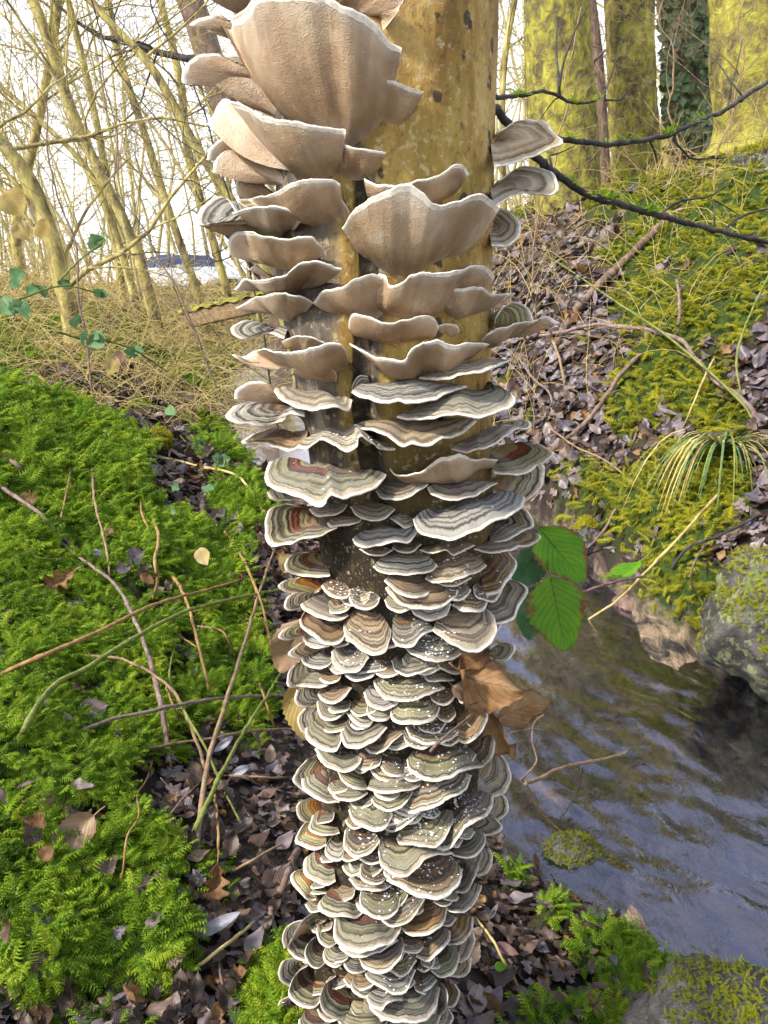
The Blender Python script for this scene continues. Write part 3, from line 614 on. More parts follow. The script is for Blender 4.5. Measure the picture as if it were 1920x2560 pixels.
BR = {1: """
U tan|120,-20 200,-90 330,-110 420,-70 440,-20|290,75|broad pale bracket at the very top of the cluster, left of the bare bark
U tan|690,-40 800,-130 930,-70 945,0 905,70 860,130|740,60|topmost right bracket tucked behind the largest fan-shaped one
U tan|132,130 140,80 165,58 200,72 225,110|262,210|small dark hollow bracket curled beside the largest fan-shaped bracket
U tan|60,105 90,85 145,70|150,135|tiny cream bracket sticking out beside the curled dark one
U tan|175,65 215,85 300,40 330,0 420,-25 560,-20 650,15 760,60 840,130 890,190 935,210|690,575|largest bracket, a fan of pale brown pores spread high on the trunk
U pale|30,345 33,300 60,255 110,230 180,228|190,345|pale ear-shaped bracket standing out left below the largest fan
U tan|148,340 165,275 200,240 250,225 290,240 350,300|440,480|lumpy bracket below the ear-shaped one, under the largest fan
U pale|810,385 830,340 880,340 950,360 1025,385|870,522|small triangular bracket overlapping the bare ochre bark
U tan|135,520 185,435 215,420 290,450 370,490 450,512 560,520 640,540 705,548|590,745|wide bracket with torn whitish top edge under the largest fan
U brown|130,665 150,612 210,572 272,566|250,650|small dark pocket-like bracket in the left edge of the wide torn one
U tan|155,715 170,650 230,615 330,625|470,770|rounded lower lobe bracket beneath the wide torn-edged one
U pale|655,600 700,605 770,625 830,630 870,635|752,738|small thin bracket pointing right over the dark bark split
U grey|250,805 255,760 290,735 335,742 375,795|350,840|grey rounded flap rising behind the long white-edged bracket
U tan|255,832 330,825 420,800 500,760 560,745 640,750 682,772|600,930|long bracket with thick white edge sloping down to the left
S grey|330,930 200,900 110,935 84,920 95,880 130,840 180,815 220,835 250,880|330,930|grey upturned flap at the far left tip of the dark-bellied bracket
U tan|85,925 130,930 200,890 280,875 360,865 440,860 500,890 518,920|430,990|dark-bellied bracket reaching farthest left of the trunk
U pale|780,745 830,770 900,775 1000,755 1080,740 1120,718 1145,690 1190,690 1212,725|965,860|thin white-lipped bracket above the broad one, its right tip upturned
U tan|632,815 655,800 700,845 728,895|790,1040|narrow folded ear at the left side of the broad white-lipped bracket
U tan|690,955 740,880 830,820 900,785 965,775 1030,820 1090,855 1180,840 1260,815 1310,840 1335,875|950,1130|broad white-lipped bracket with smooth brown belly in front of the trunk
U tan|215,1055 240,975 300,965 380,985 450,1000 520,985 570,985 618,1045|480,1122|bracket with scalloped cream edge below the dark-bellied one
U brown|305,1120 335,1105 385,1150|360,1180|small brown curled bracket under the scalloped cream-edged one
U tan|245,1205 285,1165 330,1168 400,1160 460,1140 520,1100 600,1090 688,1118|470,1225|crumbly-edged bracket above the long flat left tier
U tan|250,1280 330,1240 400,1220 450,1220 520,1235 568,1258|480,1330|long flat bracket ending in a point on the left, purple-brown edged
U pale|570,1260 610,1215 690,1190 760,1155 830,1145 880,1185|800,1320|rough glistening bracket joining the flat left tier to the folded one
U tan|840,1140 870,1150 890,1190 930,1185 980,1145 1060,1135 1160,1130 1250,1110 1300,1120 1317,1152|985,1320|bracket with a deep fold in its white edge under the broad brown-bellied one
U tan|1080,1225 1180,1200 1260,1195 1330,1225 1405,1220|1180,1318|bracket with a long thin right tip below the folded one
S plain|1320,692 1420,668 1500,642 1560,612 1600,585 1562,545 1545,510 1500,495 1420,502 1330,545|1318,610|pale two-faced bracket standing off the right flank, the uppermost there
S plain|1322,858 1370,822 1430,802 1500,806 1560,806 1582,770 1562,715 1500,695 1440,690 1335,748|1316,800|white-rimmed spoon-shaped bracket on the right flank, second from top
S tan|1310,1018 1380,1015 1420,980 1426,930 1400,890 1350,865 1315,870|1305,950|brown lined round bracket on the right flank, lowest of the three there
""", 2: """
S grey|372,255 300,232 240,246 190,262 150,242 140,212 170,186 230,180 270,205|372,225|grey striped ear-shaped bracket in front of pale sunlit ground
T olive|1295,215 1310,150 1360,103 1420,105 1460,150 1470,190|1285,195|yellow-green round cap behind the pointed right tier
U tan|655,215 660,170 680,152 730,165 790,185 850,190 930,175 1000,165 1040,180 1052,215|860,268|thick bracket with dark line in its white lip, centre of the trunk
U cream|1050,205 1090,195 1130,205 1142,232|1085,258|small cream knob at the right end of the thick dark-lined bracket
U tan|1240,268 1300,222 1380,200 1460,185 1530,165 1582,190|1280,282|pointed bracket reaching far right like a blade
U tan|360,275 420,250 480,255 550,278|460,318|small flat bracket resting on the wavy left tier
U tan|148,332 190,342 240,320 290,310 370,330 430,320 500,300 570,285 630,305 656,355|540,405|wavy left tier with grey tip, level with the curled white-lipped one
U tan|405,395 460,385 520,370 570,380 600,420 602,445|560,450|short folded bracket under the wavy left tier
U tan|660,290 720,320 790,350 850,355 900,355 940,310 990,290 1060,275 1120,290 1200,285 1272,290|990,408|wide bracket whose white lip dips in an S-curve, right of the bark split
T tan|965,432 1030,437 1090,440 1150,415 1230,405 1300,385 1372,350|1180,362|tan tier sloping up to the right below the S-curved lip
U tan|155,525 170,480 230,455 290,452 330,478 345,525|345,548|rough brown fan over the dark-ringed grey ear
T tan|328,480 350,520 400,550 460,570 530,565 600,560 660,577 672,530|520,482|drooping tan bracket with lichen crumbs left of the bark split
S grey|462,602 390,588 360,620 290,642 200,638 140,620 118,595 150,560 210,540 330,535|420,560|dark-ringed grey ear jutting left over the bright stream
T grey|676,500 672,470 700,422 740,425|745,500|upturned corner flap of the grey tier right of the bark split
T grey|670,490 700,510 760,525 820,535 870,530 915,537 960,540 1030,520 1100,490 1178,465|880,440|grey tier with torn tan right end, right of the bark split
T green|868,602 920,610 1000,610 1080,600 1150,590 1220,605 1290,590 1350,570 1388,530 1355,490 1290,452|1180,480|wide grey-green tier with rippled white rim on the right side
S brown|472,705 400,752 330,736 250,716 186,712 230,680 300,655|450,670|thin dark bracket hanging left above the red-centred one
T pale|425,735 480,740 530,705 570,715 640,750 690,735 710,690 760,720 800,745 862,745|640,650|crinkled whitish bracket with two humps over dark bark
T brown|855,625 900,655 960,675 1030,680 1080,660 1092,620|980,600
T tan|680,640 720,655 780,665 840,700 880,730 940,720 1000,730 1060,705 1120,690 1180,655 1217,620|960,615|S-waved tan tier in the middle, under the grey-green one
T tan|1108,745 1160,757 1220,745 1290,725 1350,690 1390,655 1450,652 1457,628 1425,615|1240,665|wrinkled tan bracket with a knobbed right tip
T olive|538,850 560,900 610,917 670,905 712,860|625,805|small mottled olive cap inside the red-centred left bracket
T red|310,800 290,850 300,890 340,920 400,940 450,960 510,992 550,980 580,942 630,960 680,950 740,925 790,900 822,855|560,800|large red-centred green bracket with scalloped white rim on the left
T grey|300,935 320,967 380,972 432,965|380,925
U grey|838,835 870,865 950,860 1000,835 1050,800 1100,780 1150,770 1200,795 1260,800 1312,798|1120,880|flat bracket with ragged tan belly, middle right
T red|1298,852 1360,857 1430,850 1490,820 1552,782 1555,758 1500,728 1462,720|1320,740|olive bracket with a brick-red band on the right flank
T brown|775,930 800,957 850,967 900,962 950,942 1007,900|900,868
T brown|1003,915 1030,950 1080,967 1130,972 1200,952 1260,922 1312,895|1150,885
T pale|1425,982 1480,942 1512,890 1520,830 1500,800|1330,880
T red|430,993 350,990 305,1015 290,1070 295,1130 318,1172 390,1167 460,1140 530,1127 607,1092|510,1060|round brown-and-red-ringed bracket overhanging the grassy bank
T brown|483,1010 510,1037 560,1037 620,1027 652,990|570,978
T tan|663,1000 690,1032 730,1052 780,1062 830,1042 862,1010|765,972
T tan|563,1070 580,1087 640,1082 700,1067 717,1045|640,1025
T pale|838,1050 880,1077 910,1092 952,1072|890,1022
T grey|940,1055 955,1100 1000,1122 1040,1132 1080,1147 1130,1142 1180,1117 1240,1092 1300,1062 1360,1042 1412,1002 1427,955 1390,943|1150,962|large grey bracket with dark concentric lines on the right
T dark|1285,1162 1360,1142 1420,1112 1472,1082 1445,1020 1415,1003|1270,1080
T grey|673,1140 690,1167 740,1177 800,1162 860,1152 910,1162 945,1132 962,1100|820,1078
T brown|703,1185 740,1207 800,1212 852,1190|780,1168
T brown|848,1180 880,1197 930,1202 977,1165|910,1150
T brown|968,1190 1020,1202 1080,1192 1120,1212 1180,1187 1212,1170|1090,1150
T tan|1208,1187 1280,1202 1340,1192 1400,1177 1460,1172 1502,1132 1490,1118|1320,1130
""", 3: """
T red|340,55 270,65 226,110 233,150 290,172 370,182 445,175|370,110
T orange|290,188 230,193 190,225 230,252 300,267 345,272 392,250|350,212
T pale|340,262 280,260 235,282 218,325 240,347 290,337 325,300|330,290
T dark|345,278 308,300 303,320 320,347 370,372 430,387 490,397 537,372|435,300
T brown|403,225 430,262 480,287 530,282 547,245|465,200
T dark|538,245 545,300 580,337 630,342 675,322 692,285|620,262
T grey|658,130 700,157 760,167 830,172 900,167 950,147 972,120|810,78
T tan|913,190 960,207 1030,207 1100,187 1160,162 1217,125|1080,88
T brown|712,200 760,242 810,277 870,287 920,272 957,240|830,168
T brown|718,235 760,292 830,327 900,342 970,337 1030,307 1077,250|900,225
T brown|973,210 1020,227 1080,222 1142,185|1050,182
T brown|1205,272 1270,262 1310,212 1352,150 1362,105 1330,62|1200,130
T brown|1048,320 1090,347 1150,352 1200,342 1227,285|1140,245
T pale|1225,412 1290,412 1350,387 1387,310 1417,250 1390,213 1340,198|1230,290
T brown|298,388 308,430 350,467 400,502 450,517 500,502 522,460|410,375
T grey|307,460 325,512 370,532 442,522|375,460
T tan|512,420 523,480 580,522 620,552 670,567 720,547 743,490 747,445|630,385
T grey|743,465 770,512 810,527 860,517 900,472 965,442|820,395
T tan|950,445 1000,482 1060,522 1120,552 1190,542 1240,502 1267,440 1257,380 1220,342|1060,380|large ringed tan cap with scalloped rim above the dead bramble leaves
T dark|813,530 860,567 920,592 980,602 1040,592 1102,550|950,470
S olive|1265,592 1312,592 1352,547 1347,510 1300,503 1268,530|1262,562|small olive cap on the right flank over the dead bramble leaves
T red|290,423 230,433 193,475 220,492 270,482 315,460|320,450
T brown|300,505 243,550 250,572 285,582 335,562|320,530
T grey|298,575 318,612 370,632 430,622 457,600|370,555
T dark|453,550 458,600 490,637 540,652 590,642 637,580|550,540
T grey|538,660 580,662 640,652 700,642 747,620|640,605
T grey|748,595 768,642 820,667 880,662 940,637 1002,620|850,588
T green|268,618 240,660 232,700 245,727 300,722 370,727 430,717 452,690|340,635
T brown|378,655 400,692 440,707 490,692 502,648|440,632
T green|658,695 678,750 720,782 790,792 850,787 910,772 970,747 1012,728|830,690
T brown|903,660 930,697 1000,692 1057,690|980,645
T grey|283,740 273,785 298,822 350,822 392,800|335,750
T brown|383,755 408,792 450,807 500,787 552,730|460,715
T dark|382,795 393,860 430,887 480,882 522,850|460,790
T dark|523,850 558,892 600,917 640,917 662,888|590,832
T dark|650,788 628,830 638,870 680,892 730,887 752,850|700,785
T green|743,825 748,880 790,907 850,907 920,897 970,872 987,825|860,780
T brown|963,860 990,887 1030,897 1062,862 1052,823|1010,825
T green|345,878 323,920 328,970 370,1012 430,1042 480,1037 502,990 517,915|420,880
T dark|510,920 498,970 518,1017 560,1027 620,1012 680,977 727,925|600,905
T tan|618,1030 650,1052 700,1047 750,1002 802,955|720,960
T dark|818,925 838,970 890,1002 960,1002 1030,987 1082,945|930,915
T brown|868,920 920,947 980,947 1017,903|940,892
T brown|1068,980 1110,1002 1160,982 1202,930 1222,870 1202,818|1100,860
T pale|320,830 288,870 298,930 335,962|345,880
T green|370,1030 418,1102 470,1132 530,1142 590,1112 602,1078|470,1035
T brown|563,1130 590,1152 630,1132 672,1078|620,1070
T dark|688,1105 718,1152 790,1167 832,1140|760,1070
T green|823,1085 838,1142 890,1177 960,1187 1030,1172 1080,1147 1140,1132 1207,1113|970,1045|wide green-grey cap with thick white rim under the dead bramble leaves
T brown|1195,1120 1240,1072 1257,1000 1232,935|1130,1010
T pale|1250,1272 1310,1242 1337,1170 1312,1090 1270,1043|1220,1140
""", 4: """
T red|340,38 303,80 318,142 370,182 430,207 492,207|430,85|large red-striped green cap at the left, below the tangle of stems
T orange|335,-5 290,40 263,95 300,142 355,172|365,80
T green|483,55 518,112 580,142 632,142|560,45
T green|628,140 680,157 740,162 800,157 860,142 902,118|740,60
T green|453,138 468,182 520,202 580,197 632,163|540,112
T red|648,193 680,232 730,252 790,237 830,202 852,153|760,150
T dark|788,240 840,257 900,247 970,227 1050,182 1110,142 1142,75|930,110
T green|538,245 558,302 610,332 670,347 720,332 757,265|635,190
T dark|718,340 760,352 830,312 892,258|800,262
T green|773,385 788,417 840,417 900,422 960,427 1010,382 1050,312 1057,255|900,300
T dark|965,435 1020,442 1070,402 1110,332 1200,282 1245,232 1252,175|1070,240
T pale|1280,295 1322,252 1312,190 1290,168|1220,215
T pale|1195,372 1250,367 1292,332 1262,288|1200,310
T orange|335,193 293,210 283,260 308,302 355,312|375,240
T orange|345,288 295,340 275,400 308,422 370,442 425,420|385,345
T red|365,265 343,340 390,367 450,372 492,360|450,285
T grey|455,378 428,420 423,465 450,492 500,492 517,440|485,385
T dark|520,345 513,390 523,440 560,477 610,472 660,447 692,398|600,345
T green|690,395 683,460 698,522 740,557 800,572 860,547 910,492 970,467 1052,458|790,420
T grey|738,448 768,487 830,492 882,468|800,412
T dark|1048,470 1120,482 1180,457 1212,400 1202,345|1100,390
T pale|1170,572 1220,552 1247,490 1232,438|1165,490
T red|372,463 330,480 313,520 328,572 380,602 430,617 472,598|440,485
T orange|312,533 270,550 253,590 288,642 340,692 375,690|345,590
T red|362,608 338,640 368,662 432,657|430,618
T dark|600,505 593,550 608,592 650,612 700,607 732,568|670,500
T dark|538,585 578,632 630,642 690,642 747,620|620,580
T brown|723,590 780,622 840,652 900,672 960,687 1020,672 1070,622 1092,550 1062,495|900,515
T tan|1065,652 1110,652 1150,592 1187,498|1090,535
T red|432,658 400,690 388,720 408,752 460,772 520,772 570,782 607,753|520,660|green cap with a bright rust-red arc, low on the left above ragged moss
T green|600,635 593,690 608,742 660,777 720,787 770,752 792,685|690,640
T dark|698,790 740,817 800,812 860,772 912,688|800,700
T green|1015,730 1050,752 1110,747 1160,702 1192,618|1090,645
T tan|953,700 1000,722 1040,702 1057,658|1000,665
T brown|798,830 830,862 890,867 950,852 1000,802 1022,728|900,730
T red|468,785 463,840 478,890 520,927 580,947 640,942 700,912 760,892 797,825|620,780|largest of the low caps, green-grey round a deep rust-red heart
T brown|488,920 530,957 600,972 680,952 782,888|630,870
T red|425,788 384,820 378,860 400,902 440,922 482,900|465,828
T red|372,748 320,780 270,850 238,920 270,972 320,992 355,985|360,880
T pale|305,788 260,800 225,830 213,880 220,930|295,862
T red|375,868 330,910 323,960 350,1012 390,1027 422,998|405,935
T green|432,905 413,950 428,1002 480,1022 522,988|480,920
T grey|520,975 513,1010 540,1042 580,1052 622,1038|570,972
T dark|588,968 608,1022 660,1047 720,1042 780,992 812,920 802,878|700,920
T green|738,1040 790,1067 830,1047 872,988|800,950
T brown|868,970 930,992 980,952 1030,892 1037,845|940,870
T green|943,1040 990,1072 1050,1052 1080,992 1082,925|990,945
T tan|1025,912 1090,902 1140,852 1152,775|1070,825
T tan|1085,1002 1130,972 1157,900 1152,848|1080,920
T green|873,1030 910,1047 950,1012 962,975|910,982
T grey|262,978 215,990 193,1040 208,1092 255,1122|290,1035
T red|335,1015 270,1060 243,1130 258,1182 310,1217 370,1222 402,1188|355,1075
T red|475,1065 420,1110 393,1170 408,1232 460,1272 532,1277|505,1135
T grey|618,1055 638,1092 700,1122 750,1152 790,1152 830,1122 867,1035|740,1050
T dark|560,1078 548,1120 568,1152 620,1172 667,1128|610,1075
T orange|488,1070 483,1085 500,1112 542,1122|532,1068
T grey|625,1145 628,1190 660,1222 700,1232 720,1202 770,1182 822,1190|730,1120
T green|638,1215 680,1262 760,1292 850,1292 930,1272 970,1212 987,1125|830,1160
T grey|878,1150 930,1132 972,1085|900,1070
T tan|985,1262 1020,1222 1022,1140 992,1098|945,1165
T brown|1015,1222 1060,1212 1082,1150 1062,1108|1010,1150
T orange|543,1228 570,1272 610,1272 632,1238|590,1185
T brown|255,1158 197,1190 200,1235 235,1275|285,1210
T tan|1005,1062 1090,1072 1130,1042 1142,975|1050,1005
T orange|240,1225 185,1240 155,1300 190,1350 250,1350|270,1260
T red|330,1240 290,1290 320,1350 400,1360 450,1310|380,1250
T green|480,1280 520,1340 600,1360 690,1340 730,1290|610,1240
T green|740,1300 800,1360 900,1370 970,1320 990,1250|870,1270
T tan|960,1340 1020,1330 1050,1270 1030,1230|950,1250
"""}
DESC = {'grey': 'grey dark-lined', 'tan': 'tan ringed', 'brown': 'brown-banded', 'red': 'rust-red hearted', 'green': 'green-grey banded', 'dark': 'black-centred', 'orange': 'orange-centred', 'pale': 'cream pale-ringed', 'olive': 'yellow-olive'}
ZONE = {2: 'cap just above the bare bark patch', 3: 'cap level with the dead bramble leaves', 4: 'cap low on the trunk', 0: 'small cap half hidden between the tight lower tiers'}
def build_brackets():
    for cr in (1, 2, 3, 4):
        for ln in BR[cr].strip().splitlines():
            a = ln.split('|'); kd, st = a[0].split(); st = {'cream': 'pale'}.get(st, st)
            rim = [tuple(map(float, p.split(','))) for p in a[1].split()]; base = tuple(map(float, a[2].split(',')))
            if len(a) > 3: bracket(cr, rim, base, kd, st, a[3])
            else:
                w_ = max(p[0] for p in rim) - min(p[0] for p in rim); fl = base[0] / 1659 * (940 if cr == 2 else 840) + CROP[cr][0]
                size = 'small' if w_ < 135 else ('broad' if w_ > 215 else 'medium-sized'); side = ', on the bank side' if fl < 880 else (', on the stream side' if fl > 1090 else ', on the front')
                lb = size + ' ' + DESC[st] + ' ' + ZONE[cr] + side; bracket(cr, rim, base, kd, st, lb, lb.split(' cap')[0] + ' caps' + side + ', tier ' + 'abcd'[cr - 1])
    # small caps that fill the chinks between the lower tiers
    rs = np.random.default_rng(5); sts = ['green', 'brown', 'dark', 'grey', 'tan', 'red']
    for py in np.concatenate([np.arange(1500, 1990, 82), np.arange(1990, 2640, 66)]):
        zc = CAMZ + ray(960, py)[2] / ray(960, py)[1] * TY
        cx = 960 + axis(zc) * FPX / (TY * cP + (CAMZ - zc) * sP); hw = trad(zc) * FPX / (TY * cP + (CAMZ - zc) * sP)
        for fx in np.linspace(-.88, .88, 6):
            x = cx + hw * (fx + rs.uniform(-.1, .1)); y = py + rs.uniform(-24, 24); w = rs.uniform(30, 48) * (1.25 if py < 1990 else 1.0) * (1 - .35 * abs(fx)); h = w * rs.uniform(.75, 1.0)
            st = sts[rs.integers(0, 5)] if fx > -.6 else 'red'
            sk = fx * 14
            bracket(0, [(x - w, y - h * .25 - sk * .3), (x - w * .75, y + h * .35), (x + sk, y + h * .68), (x + w * .75, y + h * .35), (x + w, y - h * .25 + sk * .3)], (x - sk, y - h * 1.0), 'T', st,
                    DESC[st] + ' ' + ZONE[0], DESC[st] + ' small filler caps', D=.011)
build_brackets()
# ------------------------------------------------------------------ materials of the plants and stones
def mat_moss(nm, a, b, c_, tr=.35):
    t = NT(nm); r = t.rnd(); p = t.geo_pos(); n = t.noise(p, 9, 3)
    f = t.math('ADD', t.math('MULTIPLY', r, .45), t.math('MULTIPLY', t.math('SUBTRACT', n, .2), .95))
    col = t.ramp(f, [(.15, a), (.5, b), (.85, c_)])
    return t.leafy(col, .55, tr, None, .25)
mat_moss('feather_moss', (.05, .105, .007), (.18, .31, .015), (.38, .46, .034))
mat_moss('golden_moss', (.085, .11, .006), (.27, .28, .016), (.46, .42, .028))
def mat_bark(nm, stops, scale=30, bs=.5, dist=.01, stretch=.25):
    t = NT(nm); p = t.geo_pos((1, 1, stretch)); n = t.noise(p, scale, 5, .65, .4); g = t.noise(t.geo_pos(), scale * .22, 4, .6)
    c = t.ramp(t.math('ADD', t.math('MULTIPLY', n, .6), t.math('MULTIPLY', g, .4)), stops)
    return t.done(t.bsdf(c, .8, t.bump(n, bs, dist), .2))
mat_bark('lichen_bark', [(.36, (.07, .055, .035)), (.45, (.24, .19, .085)), (.54, (.44, .37, .11)), (.64, (.62, .56, .30))], 15, .9, .02, .35)  # yellow-green lichen, lightened to paint the background glare into the bark
mat_bark('golden_moss_bark', [(.38, (.075, .056, .036)), (.47, (.17, .145, .045)), (.56, (.32, .295, .045)), (.68, (.50, .46, .11))], 16, .9, .03, .8)
mat_bark('brown_bark', [(.35, (.08, .055, .042)), (.5, (.20, .14, .11)), (.65, (.32, .24, .19))], 40, .8, .02, .15)
mat_bark('dark_twig', [(.35, (.018, .016, .015)), (.5, (.05, .045, .042)), (.60, (.09, .085, .08)), (.68, (.06, .10, .02))], 60, .6, .004, .8)
mat_bark('tan_stem', [(.35, (.13, .08, .045)), (.5, (.27, .18, .105)), (.65, (.40, .29, .18))], 90, .3, .002, .5)
mat_bark('mauve_stem', [(.35, (.10, .06, .05)), (.5, (.21, .145, .125)), (.65, (.34, .26, .22))], 90, .3, .002, .5)
mat_bark('orange_stem', [(.35, (.16, .085, .03)), (.5, (.30, .18, .07)), (.65, (.42, .29, .13))], 90, .3, .002, .5)
mat_bark('green_stem', [(.35, (.07, .075, .02)), (.5, (.16, .19, .04)), (.65, (.26, .27, .09))], 90, .3, .002, .5)
mat_bark('dead_wood', [(.35, (.06, .04, .032)), (.5, (.18, .12, .09)), (.65, (.29, .21, .16))], 50, .7, .006, .5)
mat_bark('straw', [(.35, (.26, .18, .06)), (.5, (.48, .37, .14)), (.65, (.62, .52, .26))], 40, .2, .002, .5)
mat_bark('far_bark', [(.34, (.24, .20, .09)), (.5, (.44, .38, .18)), (.66, (.58, .52, .28))], 6, .3, .01, .4)  # pale bark tones paint the bright haze over the distant wood
def mat_leaf(nm, stops, tr=.2, rough=.5, spec=.4, vein=None, edge=None):
    t = NT(nm); uv = t.n('ShaderNodeTexCoord').outputs['UV']; p = t.geo_pos(); r = t.rnd()
    n = t.noise(p, 60, 5, .68)
    c = t.ramp(t.math('ADD', t.math('MULTIPLY', n, .75), t.math('MULTIPLY', r, .35)), stops)
    sx = t.n('ShaderNodeSeparateXYZ'); t.l(uv, sx.inputs[0])
    av = t.math('ABSOLUTE', t.math('SUBTRACT', sx.outputs[1], .5))
    ln = t.math('SUBTRACT', sx.outputs[0], t.math('MULTIPLY', av, .75))
    w = t.math('PINGPONG', t.math('MULTIPLY', ln, 9.0), .5)
    vm = t.math('MAXIMUM', t.ramp(w, [(.0, 1), (.10, 0)]), t.ramp(av, [(.0, 1), (.022, 0)]))
    if vein: c = t.mix(t.math('MULTIPLY', vm, .6), c, vein)
    if edge:
        em = t.math('ADD', t.math('MULTIPLY', av, 2.0), t.math('MULTIPLY', t.math('SUBTRACT', t.noise(p, 90, 3), .5), .9))
        c = t.mix(t.ramp(em, [(.78, 0), (.98, 1)]), c, edge)
    bp = t.bump(t.math('ADD', w, t.math('MULTIPLY', n, .6)), .22, .002)
    return t.leafy(c, rough, tr, bp, spec)
mat_leaf('dead_leaf', [(.2, (.012, .007, .005)), (.4, (.035, .020, .014)), (.6, (.085, .050, .034)), (.8, (.20, .135, .10))], .12, .45, .5)
mat_leaf('grey_leaf', [(.2, (.03, .024, .032)), (.4, (.075, .060, .075)), (.6, (.16, .125, .135)), (.8, (.27, .20, .17))], .1, .4, .5)  # purple-grey tint paints the cool sky sheen on wet brown leaves
mat_leaf('russet_leaf', [(.22, (.035, .018, .010)), (.4, (.13, .062, .025)), (.55, (.27, .145, .06)), (.75, (.38, .24, .12))], .18, .6, .3, (.08, .04, .02), (.14, .07, .03))
mat_leaf('bramble_leaf', [(.2, (.05, .19, .015)), (.45, (.11, .32, .02)), (.8, (.22, .42, .03))], .4, .6, .2, (.02, .075, .012), (.24, .10, .045))
mat_leaf('ivy_leaf', [(.2, (.03, .075, .03)), (.45, (.09, .15, .06)), (.8, (.20, .25, .11))], .2, .4, .5)
mat_leaf('teal_leaf', [(.2, (.035, .10, .04)), (.45, (.09, .20, .08)), (.8, (.20, .30, .14))], .3, .6, .2, (.03, .08, .04))
mat_leaf('yellow_leaf', [(.2, (.32, .21, .06)), (.45, (.44, .32, .10)), (.8, (.55, .43, .22))], .35, .6, .25, (.30, .20, .07))
mat_leaf('plum_leaf', [(.2, (.10, .045, .055)), (.45, (.19, .10, .10)), (.8, (.38, .25, .13))], .25, .5, .4, (.25, .18, .13))
mat_leaf('silver_leaf', [(.2, (.22, .22, .26)), (.5, (.34, .34, .39)), (.8, (.42, .41, .44))], .1, .5, .4, (.08, .08, .10))
t = NT('wet_stone'); p = t.geo_pos(); n = t.noise(p, 22, 6, .65); li = t.noise(p, 42, 6, .72)
c = t.ramp(n, [(.3, (.015, .014, .013)), (.5, (.05, .046, .04)), (.7, (.12, .11, .09))])
c = t.mix(t.ramp(li, [(.52, 0), (.58, 1)]), c, (.17, .19, .09)); c = t.mix(t.ramp(t.noise(p, 9, 3), [(.58, 0), (.66, 1)]), c, (.10, .13, .02))
t.done(t.bsdf(c, .55, t.bump(n, .8, .012), .4))
t = NT('dark_stone'); p = t.geo_pos(); n = t.noise(p, 30, 6, .65)
t.done(t.bsdf(t.ramp(n, [(.3, (.012, .012, .012)), (.5, (.04, .038, .036)), (.72, (.10, .095, .085))]), .45, t.bump(n, .8, .012), .5))
t = NT('white_crumb'); t.done(t.bsdf((.82, .82, .80), .7, None, .3))

# ------------------------------------------------------------------ leaf shapes
def leaf_mesh(nm, shape, curl=0.0, fold=0.2, seed=0, mat=None, nl=14, nw=7, wav=.03, asp=None):
    """unit leaf: base at the origin, tip at +X 1, faces +Z"""
    rs = np.random.default_rng(seed); V = []; UV = []; ph = rs.uniform(0, 6.28, 3)
    asp = asp or {'oak': .30, 'ovate': .30, 'bramble': .36, 'willow': .085, 'beech': .27}[shape]
    for i in range(nl):
        t_ = i / (nl - 1)
        if shape == 'willow': w = math.sin(math.pi * t_ ** .9) ** .8
        elif shape == 'oak': w = (math.sin(math.pi * t_ ** 1.15) ** .7) * (.72 + .34 * math.cos(t_ * 26 + ph[0]))
        else: w = math.sin(math.pi * t_ ** .72) ** .75
        for j in range(nw):
            s = (j / (nw - 1) - .5) * 2; ww = w * asp
            if shape in ('bramble', 'ovate') and abs(s) > .99: ww *= 1 + (.07 if i % 2 else -.05)
            y = s * ww; x = t_ + (.06 * abs(s) if shape == 'bramble' else 0) * (1 if 0 < i < nl - 1 else 0)
            z = fold * abs(y) + wav * math.sin(t_ * 9 + ph[1] + s * 1.3) * (.3 + abs(s)) + wav * .6 * math.sin(s * 3 + ph[2] + t_ * 4)
            if shape == 'bramble': z += .010 * math.cos((t_ - .33 * abs(s)) * 45) * (abs(s) > .1)
            if curl:
                a = curl * t_; k = 1 / curl
                X = k * math.sin(a) + (-math.sin(a)) * z; Z = k * (1 - math.cos(a)) + math.cos(a) * z
                x, z = X + (x - t_), Z
            V.append((x, y, z)); UV.append((t_, j / (nw - 1)))
    Fc = [(i * nw + j, (i + 1) * nw + j, (i + 1) * nw + j + 1, i * nw + j + 1) for i in range(nl - 1) for j in range(nw - 1)]
    me = mk(nm, V, Fc, UV); me.polygons.foreach_set('use_smooth', [True] * len(Fc))
    if mat: me.materials.append(MATS[mat])
    return me
def frame(xa, za):
    x = Vector(xa).normalized(); z = Vector(za); z = (z - x * z.dot(x)).normalized(); y = z.cross(x)
    return Matrix((x, y, z)).transposed()
